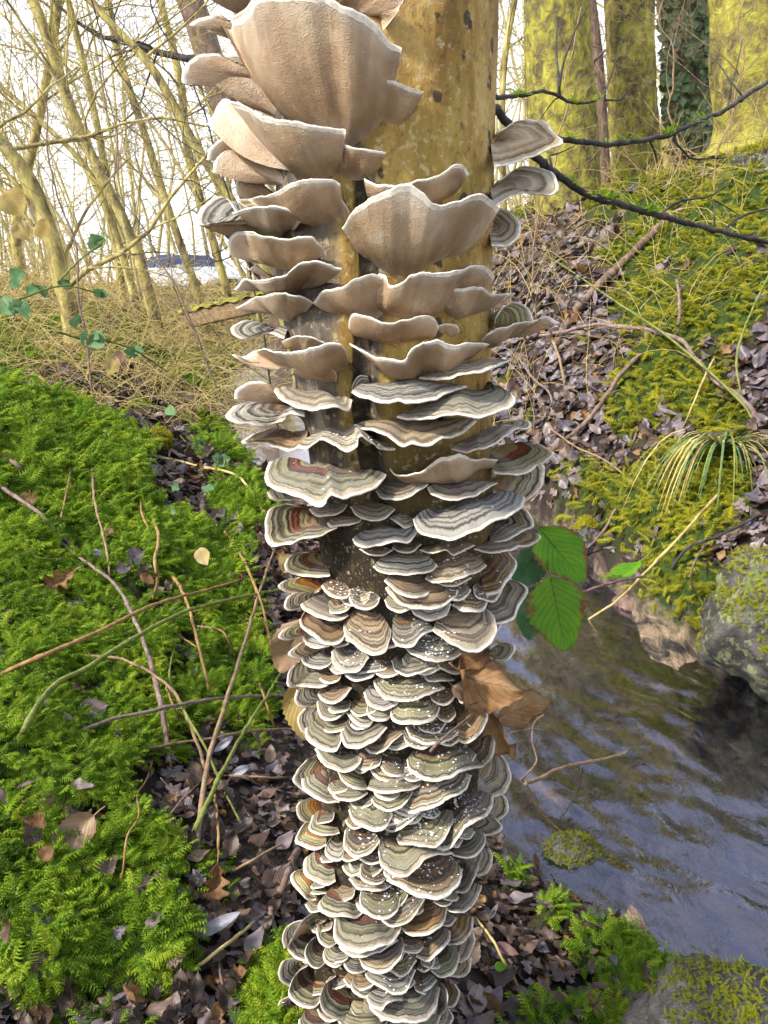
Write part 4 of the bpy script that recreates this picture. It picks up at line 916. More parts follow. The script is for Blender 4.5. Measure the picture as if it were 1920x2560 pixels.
def leaf_px(name, base, tip, wpx, Yb, Yt, shape, mat, label, cat='leaf', curl=0.0, fold=.25, roll=0.0, seed=0, group=None, wav=.03, stem=True):
    """a leaf from its measured base and tip, standing at its own distance"""
    A = at(*base, Yb); B = at(*tip, Yt); L = np.linalg.norm(B - A); wm = wpx / FPX * np.linalg.norm(A)
    me = leaf_mesh(name, shape, curl, fold, seed, mat, 22, 11, wav, asp=.5 * wm / L)
    v = Vector(CAM - (A + B) / 2)
    M = frame(B - A, v) @ Matrix.Rotation(roll, 3, 'X')
    chord = 1.0 if not curl else math.hypot(math.sin(curl) / curl, (1 - math.cos(curl)) / curl)
    if curl: M = M @ Matrix.Rotation(math.atan2(1 - math.cos(curl), math.sin(curl)), 3, 'Y')
    root = empty(name, A, label, cat, group); root.rotation_euler = M.to_euler(); root.scale = (L / chord,) * 3
    link('blade', me, None, root)
    if stem:
        mb = MB(); mb.tube([(-.22, .01, .03), (-.1, 0, .01), (0, 0, 0), (.5, 0, -.004)], [.012, .013, .014, .007], 5)
        mb.build('stalk', MATS['green_stem' if 'bramble' in mat or 'teal' in mat else 'tan_stem'], root)
    return root

# ------------------------------------------------------------------ moss
def frond(nm, seed, mat):
    rs = np.random.default_rng(seed); V = []; Fc = []
    n = 9; arch = rs.uniform(.25, .5)
    def pt(t_): return np.array([t_, .05 * math.sin(t_ * 4 + seed), arch * t_ * (1 - .75 * t_)])
    for i in range(n):                                       # stem ribbon
        a, b = pt(i / n), pt((i + 1) / n); w = .022 * (1 - i / n) + .006; k = len(V)
        V += [a + [0, -w, 0], a + [0, w, 0], b + [0, w * .8, 0], b + [0, -w * .8, 0]]; Fc.append((k, k + 1, k + 2, k + 3))
    for i in range(1, n + 1):
        for s in (-1, 1):
            t_ = (i - .5 * (s > 0)) / n; o = pt(min(t_, 1)); L = .36 * (1 - t_) ** .6 * (.4 + .6 * min(1, t_ * 4)) * rs.uniform(.75, 1.15) + .05
            d = np.array([.62, s * .75, rs.uniform(-.25, .2)]); d /= np.linalg.norm(d); q = np.array([d[1], -d[0], 0])
            m = 4
            for j in range(m):                               # leafy teeth on both sides of the side branch
                a = o + d * L * j / m; b = o + d * L * (j + 1.25) / m + np.array([0, 0, -.03 * j]); w = .045 * (1 - .12 * j)
                for e in (-1, 1):
                    k = len(V); V += [a, a + d * L * .14 + q * e * w + np.array([0, 0, rs.uniform(-.01, .04)]), b]; Fc.append((k, k + 1, k + 2))
    me = mk(nm, V, Fc); me.materials.append(MATS[mat]); return me
def log_points(n, rmin, rmax, amax, seed):
    rs = np.random.default_rng(seed)
    r = np.exp(rs.uniform(math.log(rmin), math.log(rmax), n)); a = rs.uniform(-amax, amax, n)
    return r * np.sin(a), r * np.cos(a), rs
def normals(x, y, e=.02):
    hx = (hq(x + e, y) - hq(x - e, y)) / (2 * e); hy = (hq(x, y + e) - hq(x, y - e)) / (2 * e)
    n = np.stack([-hx, -hy, np.ones_like(hx)], 1); return n / np.linalg.norm(n, axis=1, keepdims=True)
def orient(nrm, yaw, lift, rs):
    out = []
    for nn, yw, lf in zip(nrm, yaw, lift):
        n_ = Vector(nn); x = Vector((math.cos(yw), math.sin(yw), 0)); x = (x - n_ * x.dot(n_)).normalized()
        x2 = (x * math.cos(lf) + n_ * math.sin(lf)).normalized(); z2 = (n_ * math.cos(lf) - x * math.sin(lf)).normalized()
        out.append(tuple(Matrix((x2, z2.cross(x2), z2)).transposed().to_euler()))
    return np.array(out)
def build_moss():
    x, y, rs = log_points(150000, .42, 11, R(52), 77)
    XL, XR = stream(y)
    m = mossmask(x, y); d = np.hypot(x, y)
    keep = (rs.uniform(0, 1, len(x)) < m * 1.15 - .1) & ((XL - x > .015) | (x - XR > .01)) & (np.hypot(x - axis(.15), y - TY) > .07)
    x, y, d, XL = x[keep], y[keep], d[keep], XL[keep]
    z = hq(x, y); nr = normals(x, y, .03)
    right = x > XL + .1
    sc = np.where(right, .021, .033) * np.clip(d / 1.15, .85, 2.6) * rs.uniform(.6, 1.25, len(x))
    # fronds hang down the slope and fan out
    slope = np.arctan2(nr[:, 1], nr[:, 0])
    yaw = slope + rs.normal(0, 1.25, len(x)); lift = rs.uniform(.0, 1.05, len(x))
    rot = orient(nr, yaw, lift, rs)
    vid = rs.integers(0, 6, len(x))
    P = np.stack([x, y, z - .004], 1)
    fg = [frond('moss_frond', s, 'feather_moss') for s in range(6)]; fo = [frond('golden_moss_frond', 20 + s, 'golden_moss') for s in range(6)]
    L = ~right
    scatter('feather_moss', P[L], rot[L], sc[L], vid[L], fg, 'bright green feathery moss carpeting the left bank', 'moss')
    scatter('golden_moss', P[right], rot[right], sc[right], vid[right], fo, 'yellow-green moss cushions covering the right bank', 'moss')
    print('moss', len(x))
build_moss()

# ------------------------------------------------------------------ leaf litter: the largest ones singly, the rest as stuff
def build_litter():
    dm = [leaf_mesh('dead_leaf', s, c, f, i, 'dead_leaf', 12, 7, w) for i, (s, c, f, w) in enumerate([('oak', .4, .3, .05), ('oak', -.4, .1, .05), ('beech', .9, .4, .04), ('beech', -.3, .15, .04), ('ovate', .3, -.25, .05), ('ovate', 1.3, .3, .04)])]
    gm = [leaf_mesh('grey_leaf', s, c, f, i + 9, 'grey_leaf', 12, 7, w) for i, (s, c, f, w) in enumerate([('oak', .3, .2, .05), ('oak', -.3, .1, .05), ('beech', .7, .3, .04), ('beech', -.3, .15, .04), ('ovate', .3, -.2, .05), ('willow', .3, .3, .02)])]
    rm = [leaf_mesh('russet_leaf', s, c, f, i + 19, 'russet_leaf', 12, 7, w) for i, (s, c, f, w) in enumerate([('oak', .7, .4, .07), ('beech', -.8, .5, .06)])]
    ml = dm + gm + rm
    x, y, rs = log_points(60000, .5, 9, R(48), 99)
    XL, XR = stream(y); m = mossmask(x, y); right = x > XL
    near = (~right) & (np.hypot(x, y) < 1.7)
    keep = (rs.uniform(0, 1, len(x)) < (1 - m) * np.where(near, .24, np.where(right, .85, .66)) + np.where(near, .03, .012)) & ((XL - x > .02) | (x - XR > .02)) & (np.hypot(x - axis(.15), y - TY) > .09)
    x, y, right = x[keep], y[keep], right[keep]; n = len(x); d = np.hypot(x, y)
    nr = normals(x, y, .03); rot = orient(nr, rs.uniform(0, 6.28, n), rs.normal(.03, .2, n), rs)
    sc = rs.uniform(.022, .062, n) * np.where(right, np.clip(d / 2.0, 1.05, 2.2), np.clip(d / 2.0, .62, 1.8))
    vid = np.where(right, np.where(rs.uniform(0, 1, n) < .66, rs.integers(6, 12, n), rs.integers(0, 6, n)), np.where(rs.uniform(0, 1, n) < .75, rs.integers(0, 6, n), rs.integers(6, 12, n)))
    vid = np.where(rs.uniform(0, 1, n) < .06, rs.integers(12, 14, n), vid)
    z = hq(x, y) + .004 + rs.uniform(0, .012, n)
    vx = x / np.maximum(y, .01); app = np.where((np.abs(vx) < .46) & (np.hypot(x, y) > .62), sc / d, 0)
    order = np.argsort(-app); single = order[:270]; rest = np.ones(n, bool); rest[single] = False
    for i in single:
        o = bpy.data.objects.new('fallen_leaf', ml[vid[i]]); COL.objects.link(o)
        o.location = (x[i], y[i], z[i]); o.rotation_euler = rot[i]; o.scale = (sc[i],) * 3
        k = 0 if vid[i] < 6 else (1 if vid[i] < 12 else 2); sh = {0: 'lobed', 1: 'lobed', 2: 'oval', 3: 'oval', 4: 'broad', 5: 'broad'}[(vid[i] - (0, 6, 12)[k]) % 6]
        if right[i]: where = 'in the litter across the stream' if y[i] > 1.2 else 'at the stream edge'
        elif x[i] > axis(.1) + .03: where = 'on the dark near bank between trunk and water'
        elif y[i] < .95: where = 'on black litter at the foot of the trunk' if x[i] > -.25 else 'among the low moss tufts left of the trunk'
        elif y[i] < 1.5: where = 'under the crossing stems left of the trunk'
        else: where = 'in the leafy gully up the left bank'
        c_ = ('dark brown curled', 'purplish grey', 'rusty orange')[k]
        tag(o, c_ + ' ' + sh + ' dead leaf lying ' + where, 'leaf', c_ + ' ' + sh + ' leaves ' + where)
    scatter('leaf_litter', np.stack([x, y, z], 1)[rest], rot[rest], sc[rest], vid[rest], ml, 'dead leaves strewn thickly over both banks', 'leaf litter')
    print('litter', n)
build_litter()
# ------------------------------------------------------------------ stems, twigs and branches
CR = {'a': (0, 1300, 800 / 1659), 'b': (0, 1900, 800 / 1659), 'c': (0, 700, 760 / 1659), 'd': (1200, 0, 720 / 1659), 'e': (1200, 600, 720 / 1659), 'f': (1150, 1250, 770 / 1659), 'g': (1100, 1900, 820 / 1659), 's': (0, 0, 1), 'h': (600, 1350, 840 / 1659)}
def conv(cr, s):
    ox, oy, k = CR[cr]; return [(ox + float(p.split(',')[0]) * k, oy + float(p.split(',')[1]) * k) for p in s.split()]
def ground_dist(p, moss=True):
    return np.linalg.norm(ground_hit(p[0], p[1], moss) - CAM)
def stem_px(name, cr, pts, r0, r1, mat, label, cat, lift=.07, Y=None, group=None, twigs=(), prickle=0, k=6, knots=True):
    """a stem through measured points. Y: its distances (one, or first and last); without Y it follows the ground, raised by lift"""
    P2 = spline(np.array(conv(cr, pts)), max(14, 5 * len(pts.split()))); n = len(P2)
    if Y is not None:
        Ys = np.linspace(*(Y if isinstance(Y, tuple) else (Y, Y)), n); P = np.array([at(p[0], p[1], yy) for p, yy in zip(P2, Ys)])
    else:
        D = np.array([ground_dist(p) for p in P2])
        for _ in range(30): D[1:-1] = .25 * D[:-2] + .5 * D[1:-1] + .25 * D[2:]
        f = np.linspace(0, 1, n); D = D * (1 - lift * (.25 + .75 * np.sin(math.pi * f)))
        P = np.array([CAM + ray(*p) * dd for p, dd in zip(P2, D)])
    rs = np.random.default_rng(abs(hash(pts)) % 99991 if False else int(sum(map(ord, pts))))
    mpp = np.linalg.norm(P[n // 2] - CAM) / FPX
    m_ = n * 3; P = spline(P, m_); P2 = spline(P2, m_); n = m_
    rad = np.linspace(r0, r1, n) * mpp * .82
    w_ = rs.normal(0, 1, P.shape)
    for _ in range(4): w_[1:-1] = (w_[:-2] + w_[1:-1] + w_[2:]) / 3
    P = P + w_ * rad[:, None] * .4
    if knots:                                     # swollen nodes every few centimetres
        f_ = np.arange(n); rad = rad * (1 + .05 * rs.normal(0, 1, n))
        for q_ in rs.integers(2, n - 2, max(2, n // 16)): rad = rad * (1 + .35 * np.exp(-((f_ - q_) / .8) ** 2))

    root = empty(name, P[0], label, cat, group); b0 = np.array(root.location)
    mb = MB(); mb.tube(P - b0, rad, k)
    if prickle:
        for _ in range(prickle):
            i = rs.integers(1, n - 1); a = rs.uniform(0, 6.28); T = P[i + 1] - P[i]; T /= np.linalg.norm(T) + 1e-9
            u = np.cross(T, [0, 0, 1]); u /= np.linalg.norm(u) + 1e-9; w = np.cross(T, u); d = u * math.cos(a) + w * math.sin(a)
            o = P[i] - b0 + d * rad[i] * .6; mb.tube([o, o + d * rad[i] * 1.2 - T * rad[i] * .5], [rad[i] * .35, rad[i] * .03], 4)
    mb.build('main_stem', MATS[mat], root)
    if mat == 'dark_twig' and Y is not None and cat == 'branch':      # little cushions of moss on the upper side
        mt = MB(); src = frond('moss_tuft', 3, 'feather_moss'); fv = np.array([v.co[:] for v in src.vertices]); ff = [tuple(p.vertices) for p in src.polygons]
        for c_ in rs.uniform(.12, .8, 9):
            for _ in range(rs.integers(3, 12)):
                i = int(np.clip(c_ * n + rs.normal(0, 2.5), 1, n - 2)); M = np.array(Matrix.Rotation(rs.uniform(0, 6.28), 3, 'Z') @ Matrix.Rotation(rs.uniform(-.9, .1), 3, 'Y'))
                mt.add((fv * .020 * rs.uniform(.5, 1.2)) @ M.T + P[i] - b0 + [0, 0, rad[i] * rs.uniform(-.3, .9)], ff)
        tag(mt.build('moss_tufts', MATS['feather_moss'], root), kind='stuff')
    for tw in twigs:
        tp, a, b = tw
        q = spline(np.array(conv(cr, tp)), 12); i = int(np.argmin(np.linalg.norm(P2 - q[0], axis=1))); y0 = P[i][1]
        Q = np.array([at(p[0], p[1], y0 + .06 * y0 * j / 11) for j, p in enumerate(q)]); Q[0] = P[i]
        mb = MB(); mb.tube(Q - b0, np.linspace(a, b, 12) * mpp, 4); mb.build('side_twig', MATS[mat], root)
    return root
def build_stems():
    S = stem_px
    B = 'bramble cane'
    S('bramble_cane', 'a', '275,85 410,190 590,330 670,460 740,620 800,800 840,1000 880,1320', 5, 6.5, 'mauve_stem', 'thick mauve dead stem curving down in front of the moss', B, .10, prickle=10)
    S('bramble_cane', 'a', '0,805 300,670 550,560 800,440 1080,360 1250,310 1290,312', 6, 4, 'orange_stem', 'long orange-brown stem slanting across the moss towards the trunk', B, .16, prickle=26)
    S('bramble_cane', 'a', '120,1100 200,960 300,850 490,740 700,610 950,480 1200,410 1490,352', 7, 5, 'green_stem', 'long green prickly stem arching from the moss to the trunk', B, .18, prickle=30)
    S('bramble_cane', 'a', '375,1115 560,1040 800,985 1080,930 1300,915 1500,908', 5, 5, 'mauve_stem', 'pinkish stem running level behind the crossing stems to the trunk', B, .12, prickle=14)
    S('bramble_cane', 'a', '1430,130 1350,360 1250,700 1170,950 1090,1200 1055,1400 1010,1720', 5, 7, 'tan_stem', 'tall pale tan stem leaning right beside the trunk', B, .12)
    S('bramble_cane', 'a', '1455,790 1380,920 1290,1050 1220,1180 1130,1348 1030,1570 975,1720', 5, 7, 'green_stem', 'olive green stem leaning right with its foot in dead leaves', B, .14, prickle=8)
    O = 'dry stem'
    S('dry_stem', 'a', '890,280 960,400 1000,530 1040,700 1090,890', 6, 4, 'orange_stem', 'stout orange broken stalk standing among the crossing stems', O, .10)
    S('dry_stem', 'c', '800,1165 830,1290 868,1400 845,1528 860,1640 838,1740', 5, 5, 'orange_stem', 'knobbly ochre hooked stalk in front of the moss', O, .10)
    S('dry_stem', 'c', '762,1160 780,1290 842,1410', 3.5, 3, 'orange_stem', 'thin ochre stalk forked from the hooked knobbly one', O, .09)
    S('dry_stem', 'a', '1160,50 1260,200 1300,290 1360,450 1420,740', 5, 4, 'orange_stem', 'yellow-tan broken stalk crossing behind the tall tan stem', O, .09)
    S('dry_stem', 'c', '500,1030 520,1230 560,1380 590,1528 600,1620', 4, 3, 'tan_stem', 'straight tan stalk rising from the sunlit moss slope', O, .08)
    S('dry_stem', 'a', '430,700 620,720 780,790 900,890 960,1000 1030,1180 1080,1340', 4, 5, 'tan_stem', 'arched tan stem bending down through the crossing stems', O, .12)
    S('dry_stem', 'a', '920,590 880,820 960,1000 1050,1150 1130,1330 1160,1400', 3, 4, 'green_stem', 'thin bright green shoot among the crossing stems', O, .13)
    S('dry_stem', 'a', '740,1185 900,1160 1100,1130 1330,1090 1560,1083', 3.5, 3.5, 'tan_stem', 'pale twig lying level above dark litter, touching the trunk', O, .08)
    S('dry_stem', 'a', '1020,550 1150,575 1200,660 1250,705', 3, 3, 'tan_stem', 'short bent olive-tan twig joining the tall tan stem', O, .10)
    S('dry_stem', 'a', '925,603 1000,645 1080,700', 3, 2, 'orange_stem', 'short orange twig above the arched tan stem', O, .09)
    S('dry_stem', 'a', '850,830 900,970 955,1065', 3.5, 3, 'orange_stem', 'short rusty twig hanging below the arched tan stem', O, .12)
    S('dry_stem', 'a', '1340,830 1380,950 1420,1070', 3.5, 3, 'orange_stem', 'small rusty stalk close to the lower trunk', O, .07)
    S('dry_stem', 'a', '80,0 90,100 150,170 230,200 450,212', 3.5, 2, 'green_stem', 'curved grey-green runner over the moss at the bank edge', O, .05)
    S('dry_stem', 'a', '240,275 330,220 440,160 590,75', 2.2, 1.6, 'dark_twig', 'thin dark twig lying across the moss beside grey leaves', O, .04)
    S('dry_stem', 'b', '790,0 760,100 710,180 720,290 660,400 640,560 610,680', 2.6, 3, 'orange_stem', 'thin wiry orange shoot winding down over the low moss', O, .07)
    S('dry_stem', 'b', '860,310 940,210 1042,110', 3, 2.6, 'tan_stem', 'short pale twig propped on the curled brown leaves', O, .06)
    S('dry_stem', 'b', '1210,575 1360,490 1530,395', 4, 3, 'tan_stem', 'tan twig pointing at the trunk above the willow leaf', O, .05)
    S('dry_stem', 'b', '942,1110 1040,1055 1200,940 1362,800', 5, 4.5, 'straw', 'straight straw-coloured stick below the silver willow leaf', O, .05)
    S('dry_stem', 'b', '1150,80 1300,85 1420,92 1525,88', 3, 2.6, 'tan_stem', 'pale runner lying level on dark litter near the trunk', O, .05)
    S('dry_stem', 'b', '1110,170 1130,330 1130,505', 4, 4, 'orange_stem', 'upright rusty stalk standing in the curled leaf', O, .07)
    S('dry_stem', 'b', '1140,120 1210,250 1290,400', 3, 3, 'green_stem', 'yellow-green thin shoot slanting over dark litter', O, .06)
    S('fallen_stick', 'b', '100,912 280,870 430,760 560,590', 4, 2.5, 'dark_twig', 'dark bent stick half sunk in the low moss', 'stick', .03)
    S('fallen_stick', 'b', '1130,1030 1150,1150 1165,1230', 3.5, 3, 'dead_wood', 'short brown stick standing in dark litter by the low moss', 'stick', .05)
    S('fallen_stick', 'b', '1540,440 1490,600 1420,750', 13, 9, 'dead_wood', 'thick curled strip of tan bark leaning by the lower trunk', 'stick', .05)
    S('fallen_stick', 'b', '1420,720 1390,850 1300,1010', 9, 7, 'dead_wood', 'reddish brown rotten stick below the curled bark strip', 'stick', .03)
    S('long_grass', 'c', '0,235 150,320 350,430 550,550 745,652', 6, 4, 'green_stem', 'long green blade slanting over the upper left bank', 'grass', .07)
    S('fallen_stick', 'c', '0,640 150,720 285,872', 6, 7, 'dead_wood', 'brown stick slanting down at the upper left moss', 'stick', .05)
    S('fallen_stick', 'c', '0,940 60,985 130,1052', 6, 6, 'dead_wood', 'short stick end poking in above the sunlit moss', 'stick', .05)
    S('bramble_cane', 'c', '0,1130 200,1260 360,1425 440,1500', 6, 5, 'mauve_stem', 'mauve dead stem slanting down the sunlit moss slope', B, .07, prickle=8)
    S('dry_stem', 'c', '450,645 600,730 725,812', 4, 3, 'straw', 'pale straw stalk lying on leaves above the moss ball', O, .04)
    S('dry_stem', 'c', '670,930 900,970 1100,1020 1290,1065 1400,1200 1445,1275', 3.5, 4, 'straw', 'long straw stalk kinked near the trunk over the leafy gully', O, .08)
    S('fallen_stick', 'c', '1132,870 1120,1050 1103,1200 1095,1480 1090,1640', 6, 11, 'dead_wood', 'upright reddish-brown barkless stick in the leafy gully', 'stick', .03)
    S('fallen_stick', 'c', '700,890 850,1000 960,1100 1062,1172', 4.5, 4, 'dead_wood', 'brown stick lying down the leafy gully', 'stick', .03)
    S('fallen_stick', 'c', '730,1105 800,1030 850,975', 4, 3, 'dark_twig', 'short dark stick crossing the gully stick', 'stick', .04)
    S('dry_stem', 'c', '352,870 380,1050 318,1355', 2.8, 2.4, 'tan_stem', 'slender tan stalk bent over the sunlit moss', O, .07)
    S('dry_stem', 'c', '92,440 250,560 400,655', 4, 3, 'straw', 'straw stalk lying over leaves on the upper left slope', O, .03)
    S('dry_stem', 'c', '270,430 262,540 300,655 150,790 0,880', 2, 2.4, 'dark_twig', 'wiry grey twig looping over the upper left leaves', O, .05)
    S('dry_stem', 'c', '725,605 820,545 912,490', 2.6, 2, 'straw', 'thin straw stalk above the moss ball', O, .05)
    S('dry_stem', 'c', '908,632 960,560 1022,490', 2.6, 2, 'straw', 'thin straw stalk leaning right near the sunlit moss ledge', O, .05)
    S('dry_stem', 'c', '440,640 480,500 520,350', 2.2, 2, 'straw', 'upright straw stalk by the teal bramble leaves', O, .08)
    for q_, (p_, l_) in enumerate([('0,765 60,745 110,725 170,715 250,735', 'thin arching green cane carrying small leaves on the left crest'), ('150,700 200,650 250,610 262,600', 'thin green cane rising to a pair of leaves before the leaning trees'), ('140,830 200,845 260,850 340,878 420,930', 'thin trailing green cane under the teal leaf pair')]):
        S('bramble_cane', 's', p_, 3, 2, 'green_stem', l_, B, Y=(2.1, 2.6))
    # right bank and stream side
    H = 'branch'
    S('bare_branch', 'd', '60,560 105,560 250,550 350,525 440,545 520,590 620,590 700,570 800,575 862,515', 6, 2, 'dark_twig', 'crooked mossy branch reaching right from behind the ochre bark, uppermost', H, Y=(1.9, 2.4),
      twigs=[('450,545 455,480 440,300 445,100', 3.5, 1.5), ('455,490 490,330 560,150 640,0', 3, 1), ('700,570 740,480 790,330 842,180', 2.5, 1), ('440,560 380,640 340,700', 2, 1)])
    S('bare_branch', 'd', '280,745 420,790 560,815 750,830 900,815 1050,785 1150,750 1280,690 1400,640 1520,560 1700,440', 7, 6, 'dark_twig', 'dark lichened branch curving up to the right below the crooked one', H, Y=(1.4, 1.9),
      twigs=[('970,800 1000,860 1022,935', 3.5, 1.5), ('1090,780 1180,880 1230,915 1420,908', 3.5, 1.2), ('1420,640 1445,520 1440,470 1370,360 1300,310', 3, 1.2), ('1445,500 1480,380 1510,240', 2.4, 1)])
    S('bare_branch', 'd', '60,600 110,650 200,760 310,890 450,1010 600,1110 750,1160 900,1210 1100,1260 1300,1310 1500,1360 1700,1410', 10, 7, 'dark_twig', 'long thick dark branch sloping down to the right', H, Y=(1.2, 1.6),
      twigs=[('1020,1245 1150,1160 1320,1130 1450,1050', 4, 1.5), ('1330,1140 1430,1200 1510,1250', 2.5, 1), ('1400,1335 1500,1250 1700,1190', 4, 2), ('380,900 460,880 545,840', 2.5, 1)])
    S('fallen_stick', 'e', '430,620 560,400 760,190 960,0 1170,-190', 11, 11, 'dead_wood', 'fallen barkless pole lying up the right bank', 'stick', .02)
    S('fallen_stick', 'e', '80,600 300,560 480,530 650,490 850,505 980,520 1160,580 1250,690 1380,830 1520,930 1610,1060 1640,1200', 6, 6, 'mauve_stem', 'long bent pinkish stick arching over the leaf litter across the stream', 'stick', .04)
    S('fallen_stick', 'e', '925,655 800,790 650,1000 520,1130 405,1215', 6, 8, 'dead_wood', 'straight brown stick sloping down to the stream through the leaf litter', 'stick', .03)
    S('bramble_cane', 'e', '240,20 450,130 700,300 900,430 1100,570 1300,740 1500,930 1570,1030', 3, 3.5, 'green_stem', 'long thin green stem slanting across the right bank', B, .07)
    S('bramble_cane', 'e', '190,60 330,170 500,300 640,370 840,420', 3, 1.6, 'dark_twig', 'thin dark trailing stem beside the long green one', B, .06)
    S('bramble_cane', 'e', '1700,130 1560,420 1490,620 1480,760 1512,910', 4, 3, 'green_stem', 'green stem hanging near the grass tuft', B, .08)
    S('fallen_stick', 'e', '220,670 300,790 390,870 412,940 370,1000', 4, 3, 'mauve_stem', 'pale crooked twig on the leaf litter just beyond the trunk', 'stick', .04)
    S('fallen_stick', 'e', '410,555 460,690 492,832', 5, 4, 'tan_stem', 'short tan stick propped on the litter under the bent stick', 'stick', .04)
    S('fallen_stick', 'e', '1130,228 1150,350 1140,540', 4.5, 4, 'mauve_stem', 'short upright stick between moss cushions on the right bank', 'stick', .05)
    S('dry_stem', 'e', '1362,650 1290,800 1210,990 1170,1082', 3.5, 2.5, 'straw', 'straw stalk slanting across the big moss cushion', O, .05)
    S('dry_stem', 'e', '370,1060 550,1190 720,1270 950,1450', 3, 2.4, 'tan_stem', 'tan stalk trailing down the litter towards the stream edge', O, .04)
    S('bramble_cane', 'f', '1380,-20 1180,200 1000,390 860,530 690,645', 5, 3.5, 'straw', 'olive-tan stem slanting from the grass tuft to the water', B, .14, prickle=6)
    S('fallen_stick', 'f', '850,30 770,170 648,302', 4.5, 3, 'mauve_stem', 'pinkish twig leaning from the mossy lip into the water', 'stick', .05)
    S('fallen_stick', 'f', '1620,80 1400,190 1240,250 1140,360', 4, 5, 'dark_twig', 'dark stick across purple leaves beside the lichened rock', 'stick', .04)
    S('bramble_cane', 'f', '615,517 800,450 990,408', 3.5, 4, 'mauve_stem', 'short pink stem beside the green bramble leaves over water', B, Y=(1.15, 1.35))
    S('dry_stem', 'f', '1315,250 1260,340 1245,430 1275,515', 3.5, 2.5, 'mauve_stem', 'small pink twig hanging on the mossy face of the rock', O, .05)
    S('fallen_stick', 'f', '350,1530 405,1508 560,1440 750,1400 903,1363', 5, 4.5, 'tan_stem', 'pale straight twig jutting over the water beside the trunk', 'stick', Y=(.76, 1.0))
    S('dry_stem', 'f', '450,1160 400,1200 390,1300 412,1410 330,1505', 2.6, 3, 'dead_wood', 'thin crooked twig over water below the dead leaves', O, Y=(.86, .80))
    S('dry_stem', 'f', '270,1252 380,1235 452,1236', 2, 1.6, 'mauve_stem', 'short thin pink twig just below the dead leaves', O, Y=(.78, .84))
    S('dry_stem', 'g', '410,95 460,160 500,250 600,350 700,430 752,530', 2.4, 1.6, 'orange_stem', 'thin trailing tendril crossing to the mossy stone in the water', O, Y=(.86, .98))
    S('dry_stem', 'g', '716,40 690,170 610,290', 2.6, 3, 'dark_twig', 'dark thin twig standing in the water by the mossy stone', O, Y=(1.0, 1.0))
    S('fallen_stick', 'g', '225,390 300,540 400,610 510,690 620,740', 9, 5, 'dark_twig', 'dark wet stick lying in the water at the bank edge', 'stick', .012)
    S('fallen_stick', 'g', '520,580 700,740 850,850 960,930 1140,1045', 5, 4, 'dark_twig', 'long dark twig floating along the near bank edge', 'stick', .012)
    S('spiky_twig', 'g', '530,640 620,705 722,815', 8, 7, 'tan_stem', 'pale scaly twig floating beside the mossy stone', 'stick', .02, prickle=120)
    S('dry_stem', 'g', '160,770 260,900 320,1010 405,1165', 3.5, 4, 'straw', 'pale dry stalk lying on dark leaves at the foot of the trunk', O, .05)
    S('dead_stalk', 'h', '1195,795 1120,880 1050,940 935,1042', 3.5, 4.5, 'dead_wood', 'dark leaf stalk lying across caps below the dead bramble leaves', 'stalk', Y=(.53, .49))
build_stems()

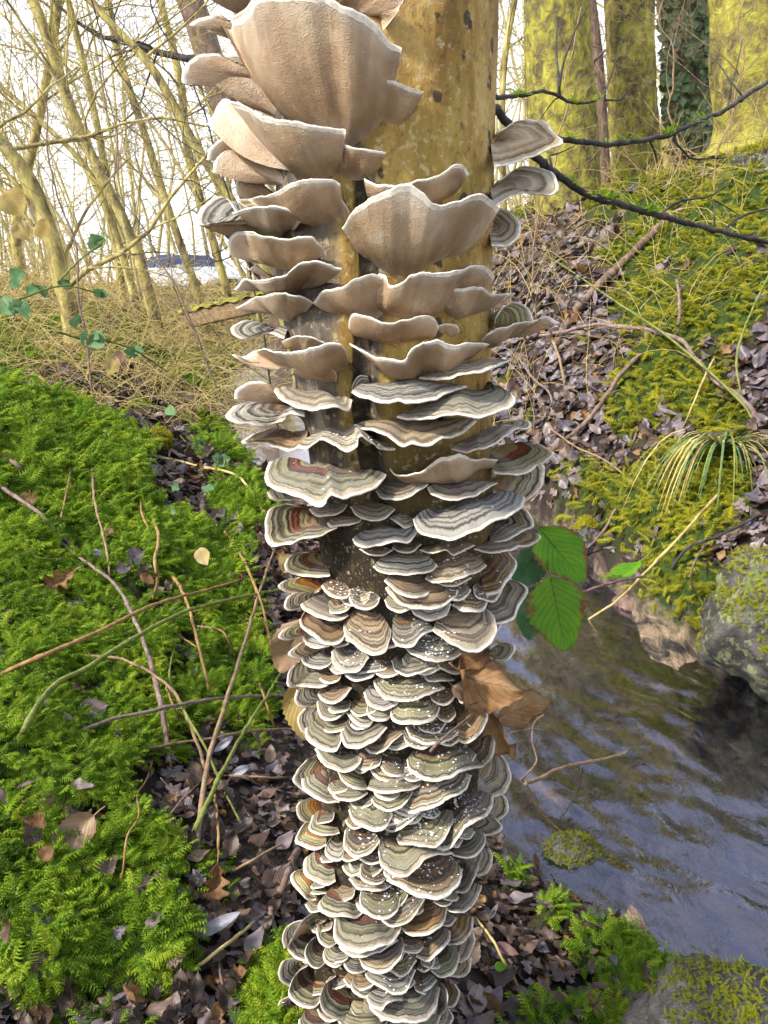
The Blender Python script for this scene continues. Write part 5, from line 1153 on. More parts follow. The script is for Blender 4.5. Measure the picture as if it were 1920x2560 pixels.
# ------------------------------------------------------------------ leaves seen singly
def build_leaves():
    def C(cr, *p): ox, oy, k = CR[cr]; return [(ox + a * k, oy + b * k) for a, b in p]
    def LP(cr, b, t_, w, Yb, Yt, shape, mat, label, **kw):
        b_, t2 = C(cr, b, t_); leaf_px(kw.pop('name', 'leaf'), b_, t2, w * CR[cr][2], Yb, Yt, shape, mat, label, **kw)
    G = 'bramble_leaf'
    LP('f', (490, 415), (568, 805), 235, .66, .60, 'bramble', G, 'large bright green bramble leaf hanging beside the trunk over the water', name=G, fold=.25, roll=.15, seed=2, wav=.02)
    LP('f', (430, 150), (655, 440), 205, .70, .66, 'bramble', G, 'green bramble leaf with brown edge above the large hanging one', name=G, fold=.3, roll=-.35, seed=3, wav=.03)
    LP('f', (425, 455), (365, 748), 150, .70, .70, 'bramble', 'teal_leaf', 'dark green bramble leaf half hidden behind the large hanging one', name=G, fold=.3, roll=.5, seed=4)
    LP('f', (420, 280), (295, 445), 150, .70, .68, 'bramble', 'teal_leaf', 'dull green bramble leaf with purple tint touching the bracket tips', name=G, fold=.3, roll=-.4, seed=5)
    LP('f', (420, 365), (370, 435), 60, .74, .74, 'bramble', G, 'tiny green bramble leaf between the larger ones', name=G, seed=6, stem=False)
    LP('f', (640, 545), (655, 690), 60, .72, .72, 'bramble', 'teal_leaf', 'small dark leaf just right of the large hanging bramble leaf', name=G, seed=7, roll=.6, stem=False)
    LP('f', (985, 325), (750, 412), 95, 1.75, 1.65, 'bramble', G, 'pale green bramble leaf standing over the water by the mossy lip', name=G, fold=.5, roll=.9, seed=8, curl=.8)
    stem_px('bramble_cane', 'f', '395,225 425,290 440,350 475,425', 3, 2.5, 'green_stem', 'short green stalk joining the bramble leaves beside the trunk', 'bramble cane', Y=(.70, .665))
    Rn = 'dead_bramble_leaf'
    LP('h', (1075, 640), (1395, 745), 185, .50, .50, 'bramble', 'russet_leaf', 'curled brown dead leaf draped over caps on the right of the trunk', name=Rn, curl=1.1, fold=-.6, roll=-.3, seed=9, wav=.10)
    LP('h', (1255, 895), (1512, 775), 150, .57, .60, 'bramble', 'russet_leaf', 'flat rusty dead leaf with toothed edge sticking out over water', name=Rn, fold=.25, roll=.2, seed=10, wav=.07)
    LP('h', (1215, 850), (1345, 1078), 110, .54, .55, 'bramble', 'russet_leaf', 'narrow shrivelled dead leaf hanging down beside the caps', name=Rn, curl=.5, fold=.9, roll=.5, seed=11, wav=.08)
    LP('h', (1050, 720), (1200, 800), 110, .52, .51, 'bramble', 'dead_leaf', 'dark crumpled leaf wedged under the curled brown one', name=Rn, curl=.8, fold=.8, roll=-.5, seed=12, wav=.08)
    LP('h', (1215, 540), (1075, 640), 90, .53, .51, 'bramble', 'russet_leaf', 'small brown leaf scrap between ringed tan cap and curled leaf', name=Rn, fold=.4, roll=.3, seed=13, wav=.06)
    LP('h', (270, 690), (335, 985), 150, .66, .64, 'bramble', 'yellow_leaf', 'dull yellow leaf behind the left side of the lower trunk', name='withered_leaf', fold=.1, seed=14)
    LP('h', (300, 395), (190, 640), 150, .67, .68, 'bramble', 'plum_leaf', 'plum and yellow withered leaf behind the left edge of the trunk', name='withered_leaf', fold=.2, seed=15)
    LP('h', (260, 70), (215, 160), 80, .70, .70, 'ovate', 'yellow_leaf', 'small ochre leaf behind the red-ringed caps', name='withered_leaf', seed=16)
    # small bramble leaves on the left bank
    sm = [('s', (25, 705), (62, 680), 40, 2.2), ('s', (0, 745), (35, 790), 36, 2.1), ('s', (60, 760), (20, 775), 30, 2.1), ('s', (35, 750), (72, 795), 36, 2.1), ('s', (68, 735), (100, 715), 26, 2.4),
          ('s', (118, 735), (95, 720), 26, 2.4), ('s', (200, 800), (172, 805), 30, 2.2), ('s', (258, 735), (232, 725), 24, 2.9), ('s', (242, 730), (272, 735), 22, 2.9),
          ('s', (215, 845), (200, 838), 36, 2.0), ('s', (225, 840), (262, 868), 42, 2.0), ('s', (232, 838), (250, 845), 20, 2.0), ('s', (345, 880), (310, 878), 26, 2.6), ('s', (330, 870), (360, 882), 22, 2.6),
          ('s', (495, 1108), (482, 1120), 24, 2.3), ('s', (500, 1108), (512, 1100), 22, 2.3), ('s', (545, 1148), (530, 1140), 24, 2.2), ('s', (555, 1150), (576, 1142), 24, 2.2), ('s', (552, 1150), (560, 1166), 24, 2.2),
          ('s', (430, 1215), (450, 1222), 22, 1.9), ('s', (425, 1273), (440, 1278), 22, 1.8), ('s', (510, 1218), (535, 1225), 24, 1.9), ('s', (415, 1020), (440, 1035), 26, 2.5), ('s', (250, 620), (225, 585), 40, 3.0), ('s', (240, 590), (262, 612), 26, 3.0), ('s', (150, 715), (175, 700), 24, 2.7)]
    for i, (cr, b, t_, w, Y) in enumerate(sm):
        LP(cr, b, t_, w, Y, Y * .98, 'ovate', 'teal_leaf', 'small blue-green bramble leaf scattered over the upper left bank', name='small_bramble_leaf', fold=.2, roll=rng.uniform(-.6, .6), seed=30 + i, group='small bramble leaves on the left bank')
    LP('c', (620, 415), (595, 525), 75, 1.9, 1.88, 'ovate', 'yellow_leaf', 'pale yellow leaf dangling beside the teal pair', name='withered_leaf', seed=61, stem=False)
    LP('c', (620, 410), (690, 440), 50, 1.9, 1.9, 'ovate', 'plum_leaf', 'mauve leaf paired with the dangling yellow one', name='withered_leaf', seed=62, stem=False)
    LP('c', (1085, 1465), (1130, 1560), 80, 1.35, 1.32, 'ovate', 'yellow_leaf', 'ochre leaf at the foot of the upright reddish stick', name='withered_leaf', curl=.4, seed=63, stem=False)
    for i, (b, t_, w) in enumerate([((10, 480), (60, 540), 60), ((40, 560), (75, 600), 40), ((90, 560), (130, 590), 40)]):
        LP('s', b, t_, w, 2.6, 2.6, 'ovate', 'yellow_leaf', 'large pale withered leaf hanging among dry stems on the left crest', name='withered_leaf', fold=.5, seed=70 + i, group='withered leaves on the left crest', stem=False)
    # leaves lying on the ground, large enough to know one by one
    def ground_leaf(cr, b, t_, w, shape, mat, label, lift=.045, **kw):
        b_, t2 = C(cr, b, t_); A = ground_hit(*b_, True); B = ground_hit(*t2, True)
        d = (np.linalg.norm(A - CAM) + np.linalg.norm(B - CAM)) / 2 * (1 - lift)
        leaf_px('fallen_leaf', b_, t2, w * CR[cr][2], (CAM + ray(*b_) * d)[1], (CAM + ray(*t2) * d)[1], shape, mat, label, 'leaf', stem=kw.pop('stem', True), **kw)
    ground_leaf('b', (1005, 922), (1248, 785), 75, 'willow', 'silver_leaf', 'silvery willow leaf lying on black litter by the trunk', fold=.15, stem=False)
    ground_leaf('b', (490, 285), (230, 520), 170, 'ovate', 'plum_leaf', 'big reddish-brown folded leaf between moss tufts', curl=.5, fold=.5, seed=81)
    ground_leaf('b', (120, 300), (240, 340), 130, 'oak', 'russet_leaf', 'pale brown crisp leaf under the upper moss tuft', curl=.8, seed=82)
    ground_leaf('b', (1130, 520), (1110, 800), 150, 'oak', 'russet_leaf', 'russet cupped leaf with a stalk in black litter', curl=.9, fold=.6, seed=83, wav=.06)
    ground_leaf('b', (860, 120), (1000, 250), 130, 'oak', 'grey_leaf', 'mauve lobed leaf propped where the green stem is rooted', curl=.5, seed=84)
    ground_leaf('b', (830, 230), (930, 170), 70, 'oak', 'russet_leaf', 'orange leaf scrap beneath the mauve lobed leaf', curl=.6, seed=85)
    ground_leaf('b', (960, 50), (1060, 100), 120, 'ovate', 'dead_leaf', 'pale brown leaf behind the foot of the tan stem', curl=.7, seed=86)
    ground_leaf('b', (1390, 330), (1500, 220), 90, 'oak', 'grey_leaf', 'pale grey-brown leaf on dark litter near the trunk', curl=.5, seed=87)
    ground_leaf('b', (210, 520), (270, 440), 80, 'ovate', 'russet_leaf', 'small ochre leaf leaning on the big folded leaf', curl=.7, seed=88)
    ground_leaf('a', (390, 260), (180, 400), 130, 'oak', 'russet_leaf', 'crumpled orange-brown leaf on the moss with thin stalk', curl=.8, fold=.6, seed=89, wav=.08)
    ground_leaf('a', (200, 440), (60, 450), 90, 'oak', 'dead_leaf', 'brown leaf below the crumpled orange-brown one', curl=.6, seed=90)
    ground_leaf('a', (660, 200), (750, 170), 90, 'ovate', 'grey_leaf', 'dark bluish leaf cupped on the moss slope', curl=.9, seed=91)
    ground_leaf('a', (600, 260), (690, 230), 60, 'ovate', 'grey_leaf', 'grey leaf next to the cupped bluish one', curl=.5, seed=92)
    ground_leaf('a', (480, 150), (540, 215), 50, 'willow', 'silver_leaf', 'small silver willow leaf on the moss slope', seed=93, stem=False)
    ground_leaf('a', (400, 1010), (560, 960), 120, 'ovate', 'grey_leaf', 'dark slate-coloured leaf sunk between moss tufts', curl=.8, seed=94)
    ground_leaf('a', (730, 280), (800, 330), 50, 'ovate', 'russet_leaf', 'small tan leaf under the orange stem', curl=.4, seed=95)
    ground_leaf('a', (1190, 1330), (1300, 1270), 50, 'willow', 'silver_leaf', 'pale willow leaf where the stems are rooted', seed=96, stem=False)
    ground_leaf('a', (1110, 1200), (1210, 1120), 45, 'willow', 'silver_leaf', 'pale willow leaf under the level twig', seed=97, stem=False)
    ground_leaf('c', (260, 940), (320, 900), 70, 'oak', 'dead_leaf', 'pinkish brown leaf resting on the sunlit moss', curl=.5, seed=98)
    ground_leaf('c', (610, 830), (690, 800), 70, 'ovate', 'grey_leaf', 'blue-grey leaf beside the moss ball', curl=.6, seed=99)
    ground_leaf('c', (700, 920), (790, 850), 80, 'oak', 'russet_leaf', 'reddish torn leaf below the moss ball', curl=.7, seed=100)
    ground_leaf('c', (100, 1180), (210, 1200), 90, 'oak', 'russet_leaf', 'tan curled leaf in the left moss hollow', curl=.8, seed=101)
    ground_leaf('c', (570, 1390), (620, 1350), 50, 'oak', 'russet_leaf', 'bright orange leaf scrap on the moss', curl=.5, seed=102)
    ground_leaf('g', (560, 1090), (690, 1060), 110, 'oak', 'dead_leaf', 'brown oak leaf on the dark bank beside the near water', curl=.4, seed=103)
    ground_leaf('g', (560, 1170), (640, 1330), 120, 'ovate', 'dead_leaf', 'broad brown leaf lying on the near bank', curl=.4, seed=104)
    ground_leaf('g', (760, 1140), (890, 1240), 110, 'ovate', 'plum_leaf', 'reddish wet leaf lying on the near bank', curl=.3, seed=105)
    ground_leaf('g', (280, 930), (400, 985), 60, 'ovate', 'plum_leaf', 'small red-brown leaf near the trunk foot', curl=.6, seed=106)
    ground_leaf('g', (275, 1040), (340, 1050), 55, 'ovate', 'bramble_leaf', 'small pale green leaf on dark litter by the trunk', seed=107, stem=False)
    ground_leaf('g', (1000, 1210), (1080, 1310), 45, 'ovate', 'russet_leaf', 'narrow tan leaf beside the bottom rock', curl=.5, seed=108)
    ground_leaf('g', (220, 1180), (330, 1300), 80, 'ovate', 'russet_leaf', 'orange-brown leaf under the pale dry stalk', curl=.8, seed=109)
    ground_leaf('g', (470, 1200), (500, 1320), 100, 'oak', 'dead_leaf', 'dark lobed leaf left of the broad brown one', curl=.5, seed=110)
    ground_leaf('g', (1130, 1250), (1160, 1330), 50, 'ovate', 'silver_leaf', 'pale leaf at the foot of the bottom rock', seed=111, stem=False)
    ground_leaf('g', (755, 970), (805, 960), 30, 'ovate', 'russet_leaf', 'tiny tan leaf on the mossy near bank', seed=112, stem=False)
build_leaves()

# ------------------------------------------------------------------ stones
def stone(name, px, py, wpx, hpx, depth, mat, label, dist=None, seed=0, moss=0.0, sink=.3, mossmat='feather_moss', fs=.016):
    c = ground_hit(px, py) if dist is None else CAM + ray(px, py) * dist
    mpp = np.linalg.norm(c - CAM) / FPX; sx, sz = wpx * mpp / 2, hpx * mpp / 2
    bm = bmesh.new(); bmesh.ops.create_icosphere(bm, subdivisions=5, radius=1.0)
    for v in bm.verts:
        p = v.co.copy(); k = 1 + .30 * mnoise.noise(p * 1.3 + Vector((seed, 0, 0))) + .12 * mnoise.noise(p * 3.5 + Vector((0, seed, 0))) + .04 * mnoise.noise(p * 11)
        v.co = Vector((p.x * sx, p.y * depth, p.z * sz)) * k
    me = bpy.data.meshes.new(name); bm.to_mesh(me); bm.free()
    root = empty(name, c, label, 'rock'); link('stone', me, MATS[mat], root)
    if moss:
        rs = np.random.default_rng(seed); V = np.array([v.co[:] for v in me.vertices]); N = np.array([v.normal[:] for v in me.vertices])
        ok = np.where((N[:, 2] > 1 - moss + .25 * np.array([mnoise.noise(Vector(v) * 30) for v in V])))[0]
        idx = rs.choice(ok, min(len(ok) * 2, 1500)); mb = MB(); src = frond('moss_tuft', seed + 50, mossmat)
        fv = np.array([v.co[:] for v in src.vertices]); ff = [tuple(p.vertices) for p in src.polygons]
        for i in idx[:1000]:
            M = np.array(frame(Vector(np.cross(N[i], rs.normal(0, 1, 3))) + Vector(N[i]) * .5, Vector(N[i])))
            mb.add((fv * fs * rs.uniform(.6, 1.3)) @ M.T + V[i], ff)
        o = mb.build('moss_patch', MATS[mossmat], root); tag(o, kind='stuff')
    return root
stone('lichened_rock', 1945, 1560, 330, 310, .14, 'wet_stone', 'grey rock with pale green lichen at the water edge', seed=4, moss=.6, mossmat='golden_moss', dist=1.98)
stone('mossy_stone', 1420, 2175, 165, 150, .05, 'dark_stone', 'small mossy stone standing in the stream by the near bank', seed=8, moss=.75, mossmat='golden_moss', fs=.008)
stone('dark_rock', 1840, 2610, 400, 170, .09, 'dark_stone', 'dark wet rock with a mossy ridge at the near stream edge', seed=5, moss=.14, mossmat='golden_moss', dist=.93, fs=.008)
stone('pebble', 1578, 1508, 80, 44, .05, 'dead_wood', 'reddish brown pebble lying on the sand by the bank', seed=12)
stone('grey_stone', 1475, 1345, 95, 80, .07, 'dark_stone', 'grey stone under the mossy lip across the stream', seed=13, moss=.15, mossmat='golden_moss')
stone('dark_rock', 1905, 440, 130, 120, .25, 'wet_stone', 'bare grey rock on top of the right bank', seed=15, moss=.2, mossmat='golden_moss', fs=.03)
stone('moss_ball', 352, 1030, 52, 60, .04, 'dark_stone', 'round moss-covered lump standing in the leafy gully', seed=17, moss=1.4, fs=.02)
stone('moss_ball', 395, 1115, 60, 75, .05, 'dark_stone', 'longer moss-covered lump just below the round one', seed=18, moss=1.4, mossmat='golden_moss', fs=.02)

# ------------------------------------------------------------------ grass tuft
def grass_tuft():
    c = ground_hit(1795, 1150) + np.array([0, -.02, .03]); root = empty('grass_tuft', c, 'tuft of long green and straw grass blades drooping over the leaf litter', 'grass'); rs = np.random.default_rng(4)
    for i in range(80):
        a = rs.uniform(0, 6.28); L = rs.uniform(.17, .34); rise = rs.uniform(.6, 1.25); n = 9; P = []
        dirx, diry = math.cos(a) * 1.0 - .15, math.sin(a) * .6 - .45
        for k in range(n):
            s = k / (n - 1); P.append((dirx * L * s * (1.1 - .2 * s), diry * L * s * (1.1 - .2 * s), L * (rise * s - 1.15 * rise * s * s - .25 * s * s * s)))
        P = np.array(P); w = .0032 * (1 - np.linspace(0, 1, n) ** 2) + .0003
        T = np.gradient(P, axis=0); q = np.cross(T, [0, 0, 1]); q /= np.linalg.norm(q, axis=1, keepdims=True) + 1e-9
        V = np.stack([P - q * w[:, None], P + np.array([0, 0, -.0006]), P + q * w[:, None]], 1).reshape(-1, 3)
        Fc = [(k * 3 + j, k * 3 + j + 1, k * 3 + j + 4, k * 3 + j + 3) for k in range(n - 1) for j in (0, 1)]
        link('blade', mk('blade', V, Fc), MATS['straw' if rs.uniform() < .42 else 'teal_leaf' if rs.uniform() < .4 else 'green_stem'], root)
grass_tuft()
# ------------------------------------------------------------------ trees
def grow(mb, P0, d0, L, r, lev, rs, curv=.25, up=.1, kids=5, sides=(6, 5, 4, 3, 3), rmin=.0):
    n = 7 if lev < 2 else 5; P = [np.array(P0)]; d = np.array(d0, float)
    for i in range(n - 1):
        d = d + rs.normal(0, curv, 3) * .5 + np.array([0, 0, up]) * .3; d /= np.linalg.norm(d); P.append(P[-1] + d * L / (n - 1))
    rad = np.maximum(np.linspace(r, r * .35, n), rmin); mb.tube(P, rad, sides[min(lev, 4)], cap=False)
    if lev >= 3: return
    for k in range(kids if lev < 2 else max(3, kids - 2)):
        i = rs.integers(1, n); t_ = P[i] - P[i - 1]; t_ /= np.linalg.norm(t_)
        dd = t_ + rs.normal(0, .75, 3); dd /= np.linalg.norm(dd)
        grow(mb, P[i], dd, L * rs.uniform(.35, .6), rad[i] * rs.uniform(.35, .55), lev + 1, rs, curv * 1.25, up, kids, sides, rmin)
def tree(name, pts, Y, w0, w1, mat, label, cat='tree', branches=8, blen=1.2, seed=0, moss=False, kids=5, bare_to=.15, bmat=None, group=None, root_flare=1.35, bsc=.28):
    P2 = spline(np.array(conv('s', pts)), 26); n = len(P2); P = np.array([at(p[0], p[1], Y) for p in P2])
    if P[0][2] > P[-1][2]: P = P[::-1]; P2 = P2[::-1]
    gz = float(hq(P[:1, 0], P[:1, 1])[0])
    if P[0][2] > gz - .05: dn = (P[0] - P[4]) / max(P[4][2] - P[0][2], .02); hh = P[0][2] - gz + .08; P = np.vstack([P[0] + dn * hh * np.array([.6, 0, 1]), P[0] + dn * hh * .5 * np.array([.75, 0, 1]), P])
    P = np.vstack([P, P[-1] + (P[-1] - P[-4]) * 3.0, P[-1] + (P[-1] - P[-4]) * 7.0]); P = spline(P, 44); n = len(P)
    rs = np.random.default_rng(seed)
    if w0 < 10:                                   # shrub stems wander
        wv_ = rs.normal(0, 1, P.shape)
        for _ in range(5): wv_[1:-1] = (wv_[:-2] + 1.2 * wv_[1:-1] + wv_[2:]) / 3
        P = P + wv_ * np.array([.055, .03, .03]) * np.linspace(.2, 1, n)[:, None]
    rs = np.random.default_rng(seed); rad = np.linspace(w0, w1, n) / 2 / FPX * Y; rad[:4] *= np.array([root_flare, 1 + (root_flare - 1) * .6, 1 + (root_flare - 1) * .3, 1.05])
    root = empty(name, P[0], label, cat, group); b0 = P[0].copy()
    k = 26 if moss else 12; V = []; mb = MB()
    th = np.arange(k) * 2 * math.pi / k
    for i in range(n):
        rr = rad[i] * (1 + .16 * fbm(np.cos(th) * 2 + seed, np.sin(th) * 2 + P[i][2] * 2.5, seed + 60) + (.14 if moss else .05) * fbm(np.cos(th) * 7 + seed, np.sin(th) * 7 + P[i][2] * 9, seed + 70))
        V.append(np.stack([P[i][0] + rr * np.cos(th), P[i][1] + rr * np.sin(th), np.full(k, P[i][2])], 1))
    V = np.concatenate(V) - b0
    mb.add(V, [(i * k + j, i * k + (j + 1) % k, (i + 1) * k + (j + 1) % k, (i + 1) * k + j) for i in range(n - 1) for j in range(k)])
    mb.build('trunk', MATS[mat], root)
    if branches:
        mb = MB()
        for b in range(branches):
            i = rs.integers(int(n * bare_to), int(n * .8)); a = rs.uniform(0, 6.28); d = np.array([math.cos(a), math.sin(a) * .5, rs.uniform(.2, .9)]); d /= np.linalg.norm(d)
            grow(mb, P[i] - b0, d, blen * rs.uniform(.6, 1.3), rad[i] * bsc * rs.uniform(.6, 1.2), 0, rs, .35, .15, kids, rmin=Y * (.00012 if bmat is None and mat in ('dark_twig', 'tan_stem', 'mauve_stem') else .00022))
        mb.build('crown', MATS[bmat or mat], root)
    return root
def build_trees():
    T = 'lichen_bark'
    tree('leaning_tree', '372,735 345,640 295,520 245,420 175,270 125,110 60,-60', 8.5, 30, 17, T, 'pale yellow-green leaning tree rising beside the parked car', branches=11, blen=1.9, seed=1)
    tree('leaning_tree', '640,620 590,520 480,350 380,170 250,30 190,-50', 7.5, 30, 18, T, 'slender mossy tree leaning left out of the fungus cluster', branches=8, blen=1.8, seed=2, bare_to=.3)
    tree('leaning_tree', '140,640 115,560 60,430 -30,320', 6.5, 46, 34, T, 'stout yellowish tree trunk leaning out at the left crest', branches=9, blen=1.4, seed=3)
    tree('leaning_tree', '330,720 280,560 215,420 120,320 0,215', 9.5, 20, 13, T, 'thin lichened tree bent far over to the left', branches=9, blen=1.8, seed=4)
    tree('leaning_tree', '300,700 262,420 220,210 165,-20', 10.5, 20, 12, T, 'thin straight sapling crossing the leaning trees', branches=9, blen=1.7, seed=5)
    tree('brown_tree', '640,520 580,330 520,130 465,-30', 10, 66, 60, 'brown_bark', 'pinkish brown furrowed trunk behind the topmost brackets', branches=5, blen=1.8, seed=6, bmat='dark_twig', kids=4)
    tree('leaning_tree', '480,690 420,520 360,330 300,150 270,0', 12, 22, 14, T, 'slim tree behind the car with many fine twigs', branches=11, blen=2.2, seed=7)
    tree('leaning_tree', '60,720 40,560 90,330 130,120 150,-40', 11, 24, 16, T, 'upright slim tree at the far left crest', branches=11, blen=2.2, seed=8)
    tree('leaning_tree', '560,700 520,560 470,380 450,200 400,0', 14, 22, 14, T, 'distant slim tree right of the parked car', branches=10, blen=2.6, seed=9)
    M = 'golden_moss_bark'
    tree('mossy_tree', '1455,730 1430,600 1412,400 1400,200 1392,0 1390,-100', 6.5, 165, 125, M, 'thick tree trunk half covered in yellow moss right of the dead trunk', branches=3, blen=1.2, seed=11, moss=True, bare_to=.6, root_flare=1.5)
    tree('mossy_tree', '1600,520 1590,400 1580,200 1572,0 1570,-100', 7.2, 112, 98, M, 'mossy trunk with a dark shaded face, second across the stream', branches=3, blen=1.2, seed=12, moss=True, bare_to=.6)
    tree('mossy_tree', '1905,330 1890,200 1885,60 1880,-100', 5.4, 210, 170, M, 'broad golden mossy trunk on top of the right bank', branches=3, blen=1.0, seed=13, moss=True, bare_to=.6)
    tree('brown_tree', '1508,420 1503,340 1490,150 1465,-50', 8.2, 36, 30, 'brown_bark', 'thin pinkish brown trunk between the two mossy trunks', branches=4, blen=1.5, seed=14)
    tree('ivy_tree', '1745,420 1730,280 1720,100 1712,-80', 7.6, 110, 95, 'brown_bark', 'ivy-clad grey-brown trunk left of the broad golden one', branches=3, blen=1.2, seed=15, moss=True)
    tree('brown_tree', '1668,420 1672,250 1690,60 1702,-60', 9.0, 30, 24, T, 'pale slim trunk leaning beside the ivy-clad one', branches=5, blen=1.6, seed=16)
    tree('brown_tree', '1262,600 1255,330 1262,150 1290,-20', 9.0, 16, 12, T, 'very thin sapling just right of the dead trunk', branches=7, blen=1.3, seed=17)
    # dark twigs of a nearer shrub against the sky
    for i, (pts, Y, lb) in enumerate([('160,520 120,330 60,200 0,110', 4.2, 'dark bare shrub arching over the far left'), ('560,420 430,330 330,200 260,60', 5.0, 'dark fine-twigged shrub against the white sky'),
                                  ('520,300 470,160 400,40 370,-40', 4.6, 'dark bare branch shrub beside the brown furrowed trunk'), ('420,690 340,560 300,470 290,380', 5.2, 'low twiggy shrub in front of the parked car'),
                                  ('1640,640 1660,500 1700,380 1690,250', 4.6, 'bare shrub with upright shoots on the right bank'), ('1800,560 1790,400 1830,250 1850,120', 4.0, 'thin bare shrub before the golden mossy trunk'),
                                  ('1330,700 1340,560 1380,430 1400,330', 4.8, 'small bare shrub at the foot of the half-mossy trunk')]):
        tree('bare_shrub', pts, Y, 5, 3, 'mauve_stem' if i in (0, 3) else 'dark_twig' if i < 4 else 'tan_stem', lb, 'shrub', 7, .85 if i < 4 else .45, 40 + i, False, 4, .1, None, None, 1.0, .6)
    # ivy leaves on the ivy tree
    iv = [o for o in COL.objects if o.name.startswith('ivy_tree')][0]; rs = np.random.default_rng(9); mb = MB()
    for _ in range(900):
        py = rs.uniform(-80, 380); c = at(1722 + (py - 100) * .055 + rs.uniform(-75, 75), py, 7.6 - rs.uniform(.12, .3)); s = rs.uniform(.025, .05); M = np.array(Matrix.Rotation(rs.uniform(0, 6.28), 3, 'Y') @ Matrix.Rotation(rs.normal(0, .6), 3, 'X'))
        mb.add((np.array([[0, 0, -1], [-.8, -.15, -.1], [0, .1, 1.1], [.8, -.15, -.1]]) * s) @ M.T + c - np.array(iv.location), [(0, 1, 2), (0, 2, 3)])
    tag(mb.build('ivy_leaves', MATS['ivy_leaf'], iv, smooth=False), kind='stuff')
build_trees()

def far_wood():
    rs = np.random.default_rng(21); mb = MB()
    for i in range(330):
        y = rs.uniform(13, 48); x = rs.uniform(-.62, .62) * y
        if -.27 < x / y < -.16 and y < 33: continue
        z = float(hq(np.array([x]), np.array([y]))[0]); h = rs.uniform(5, 11); r = rs.uniform(.02, .07) * (y / 22); lean = rs.normal(-.15, .22); n = 6
        P = np.array([[x + lean * h * s + rs.normal(0, .1), y + rs.normal(0, .1), z - .1 + h * s] for s in np.linspace(0, 1, n)])
        mb.tube(P, np.linspace(r, r * .3, n), 4, False)
        for b in range(11):
            k = rs.integers(0, n - 1); q = P[k] + (P[k + 1] - P[k]) * rs.uniform(); a = rs.uniform(0, 6.28); L = rs.uniform(.8, 2.2)
            d = np.array([math.cos(a), .3 * math.sin(a), rs.uniform(.1, 1.0)]); Q = [q]
            for s in range(3): d = d + rs.normal(0, .25, 3); Q.append(Q[-1] + d / np.linalg.norm(d) * L / 3)
            mb.tube(Q, np.maximum(np.linspace(r * .35, r * .08, 4), y * .00028), 3, False)
            for e in range(3):
                w = Q[rs.integers(1, 4)]; d2 = d + rs.normal(0, .8, 3); d2 /= np.linalg.norm(d2); mb.tube([w, w + d2 * L * .25, w + d2 * L * .5 + rs.normal(0, .06, 3)], np.maximum([r * .12, r * .09, r * .05], y * .00022), 3, False)
    tag(mb.build('distant_wood', MATS['far_bark'], None), 'pale tangle of distant bare trees filling the background', 'wood', kind='stuff')
far_wood()
def undergrowth():
    rs = np.random.default_rng(31); mb = MB(); 
    def stalk(x, y, L, r, bend):
        z = float(hq(np.array([x]), np.array([y]))[0]); a = rs.uniform(0, 6.28); d = np.array([math.cos(a) * bend, math.sin(a) * bend, 1.0]); d /= np.linalg.norm(d); P = [np.array([x, y, z - .02])]
        for s in range(5): d = d + np.array([math.cos(a) * .22, math.sin(a) * .22, -.22]) * bend * 1.6 + rs.normal(0, .10, 3); d /= np.linalg.norm(d); P.append(P[-1] + d * L / 5)
        mb.tube(P, np.linspace(r, r * .4, 6), 3, False)
        if rs.uniform() < .5:
            w = P[rs.integers(2, 5)]; d2 = d + rs.normal(0, .6, 3); d2 /= np.linalg.norm(d2); mb.tube([w, w + d2 * L * .12, w + d2 * L * .22 + rs.normal(0, .02, 3)], [r * .5, r * .4, r * .2], 3, False)
    for _ in range(3600):
        y = math.exp(rs.uniform(math.log(3.9), math.log(20))); x = -y * rs.uniform(.12, .62) - .25
        if y < 4.2 and x > -1.4 : continue
        stalk(x, y, rs.uniform(.25, .85) * min(1.5, y / 5), rs.uniform(.0016, .0034) * y / 5, rs.uniform(.3, 1.0))
    for _ in range(800):
        y = math.exp(rs.uniform(math.log(3.2), math.log(11))); x = rs.uniform(.12, .48) * y
        stalk(x, y, rs.uniform(.15, .55), rs.uniform(.0016, .003) * y / 5, rs.uniform(.1, .8))
    tag(mb.build('dry_undergrowth', MATS['straw'], None), 'tangle of dry golden stalks along the crests of the banks', 'undergrowth', kind='stuff')
undergrowth()

# ------------------------------------------------------------------ mossy beam over the stream and the parked car
def beam():
    A = at(455, 782, 9.6); B = at(690, 728, 9.2); root = empty('wooden_beam', A, 'mossy wooden beam laid across the stream in front of the car', 'beam')
    L = np.linalg.norm(B - A); x = (B - A) / L; rot = np.array(frame(x, (0, 0, 1)))
    mb = MB(); mb.box((L / 2, 0, -.10), (L, .16, .17)); me = mb.mesh('plank'); o = link('plank', me, MATS['tan_stem'], root, smooth=False); root.rotation_euler = Matrix(rot).to_euler()
    b = o.modifiers.new('bevel', 'BEVEL'); b.width = .015; b.segments = 2
    n, k = 60, 9; V = []
    for i in range(n):
        for j in range(k):
            u = i / (n - 1) * L; w = (j / (k - 1) - .5) * .2; V.append((u, w, -.012 + .055 * (1 - (2 * w / .2) ** 2) ** .5 + .03 * nz(u, w, 14, 3)))
    link('moss_cover', mk('moss_cover', V, [(i * k + j, (i + 1) * k + j, (i + 1) * k + j + 1, i * k + j + 1) for i in range(n - 1) for j in range(k - 1)]), MATS['golden_moss_bark'], root)
beam()
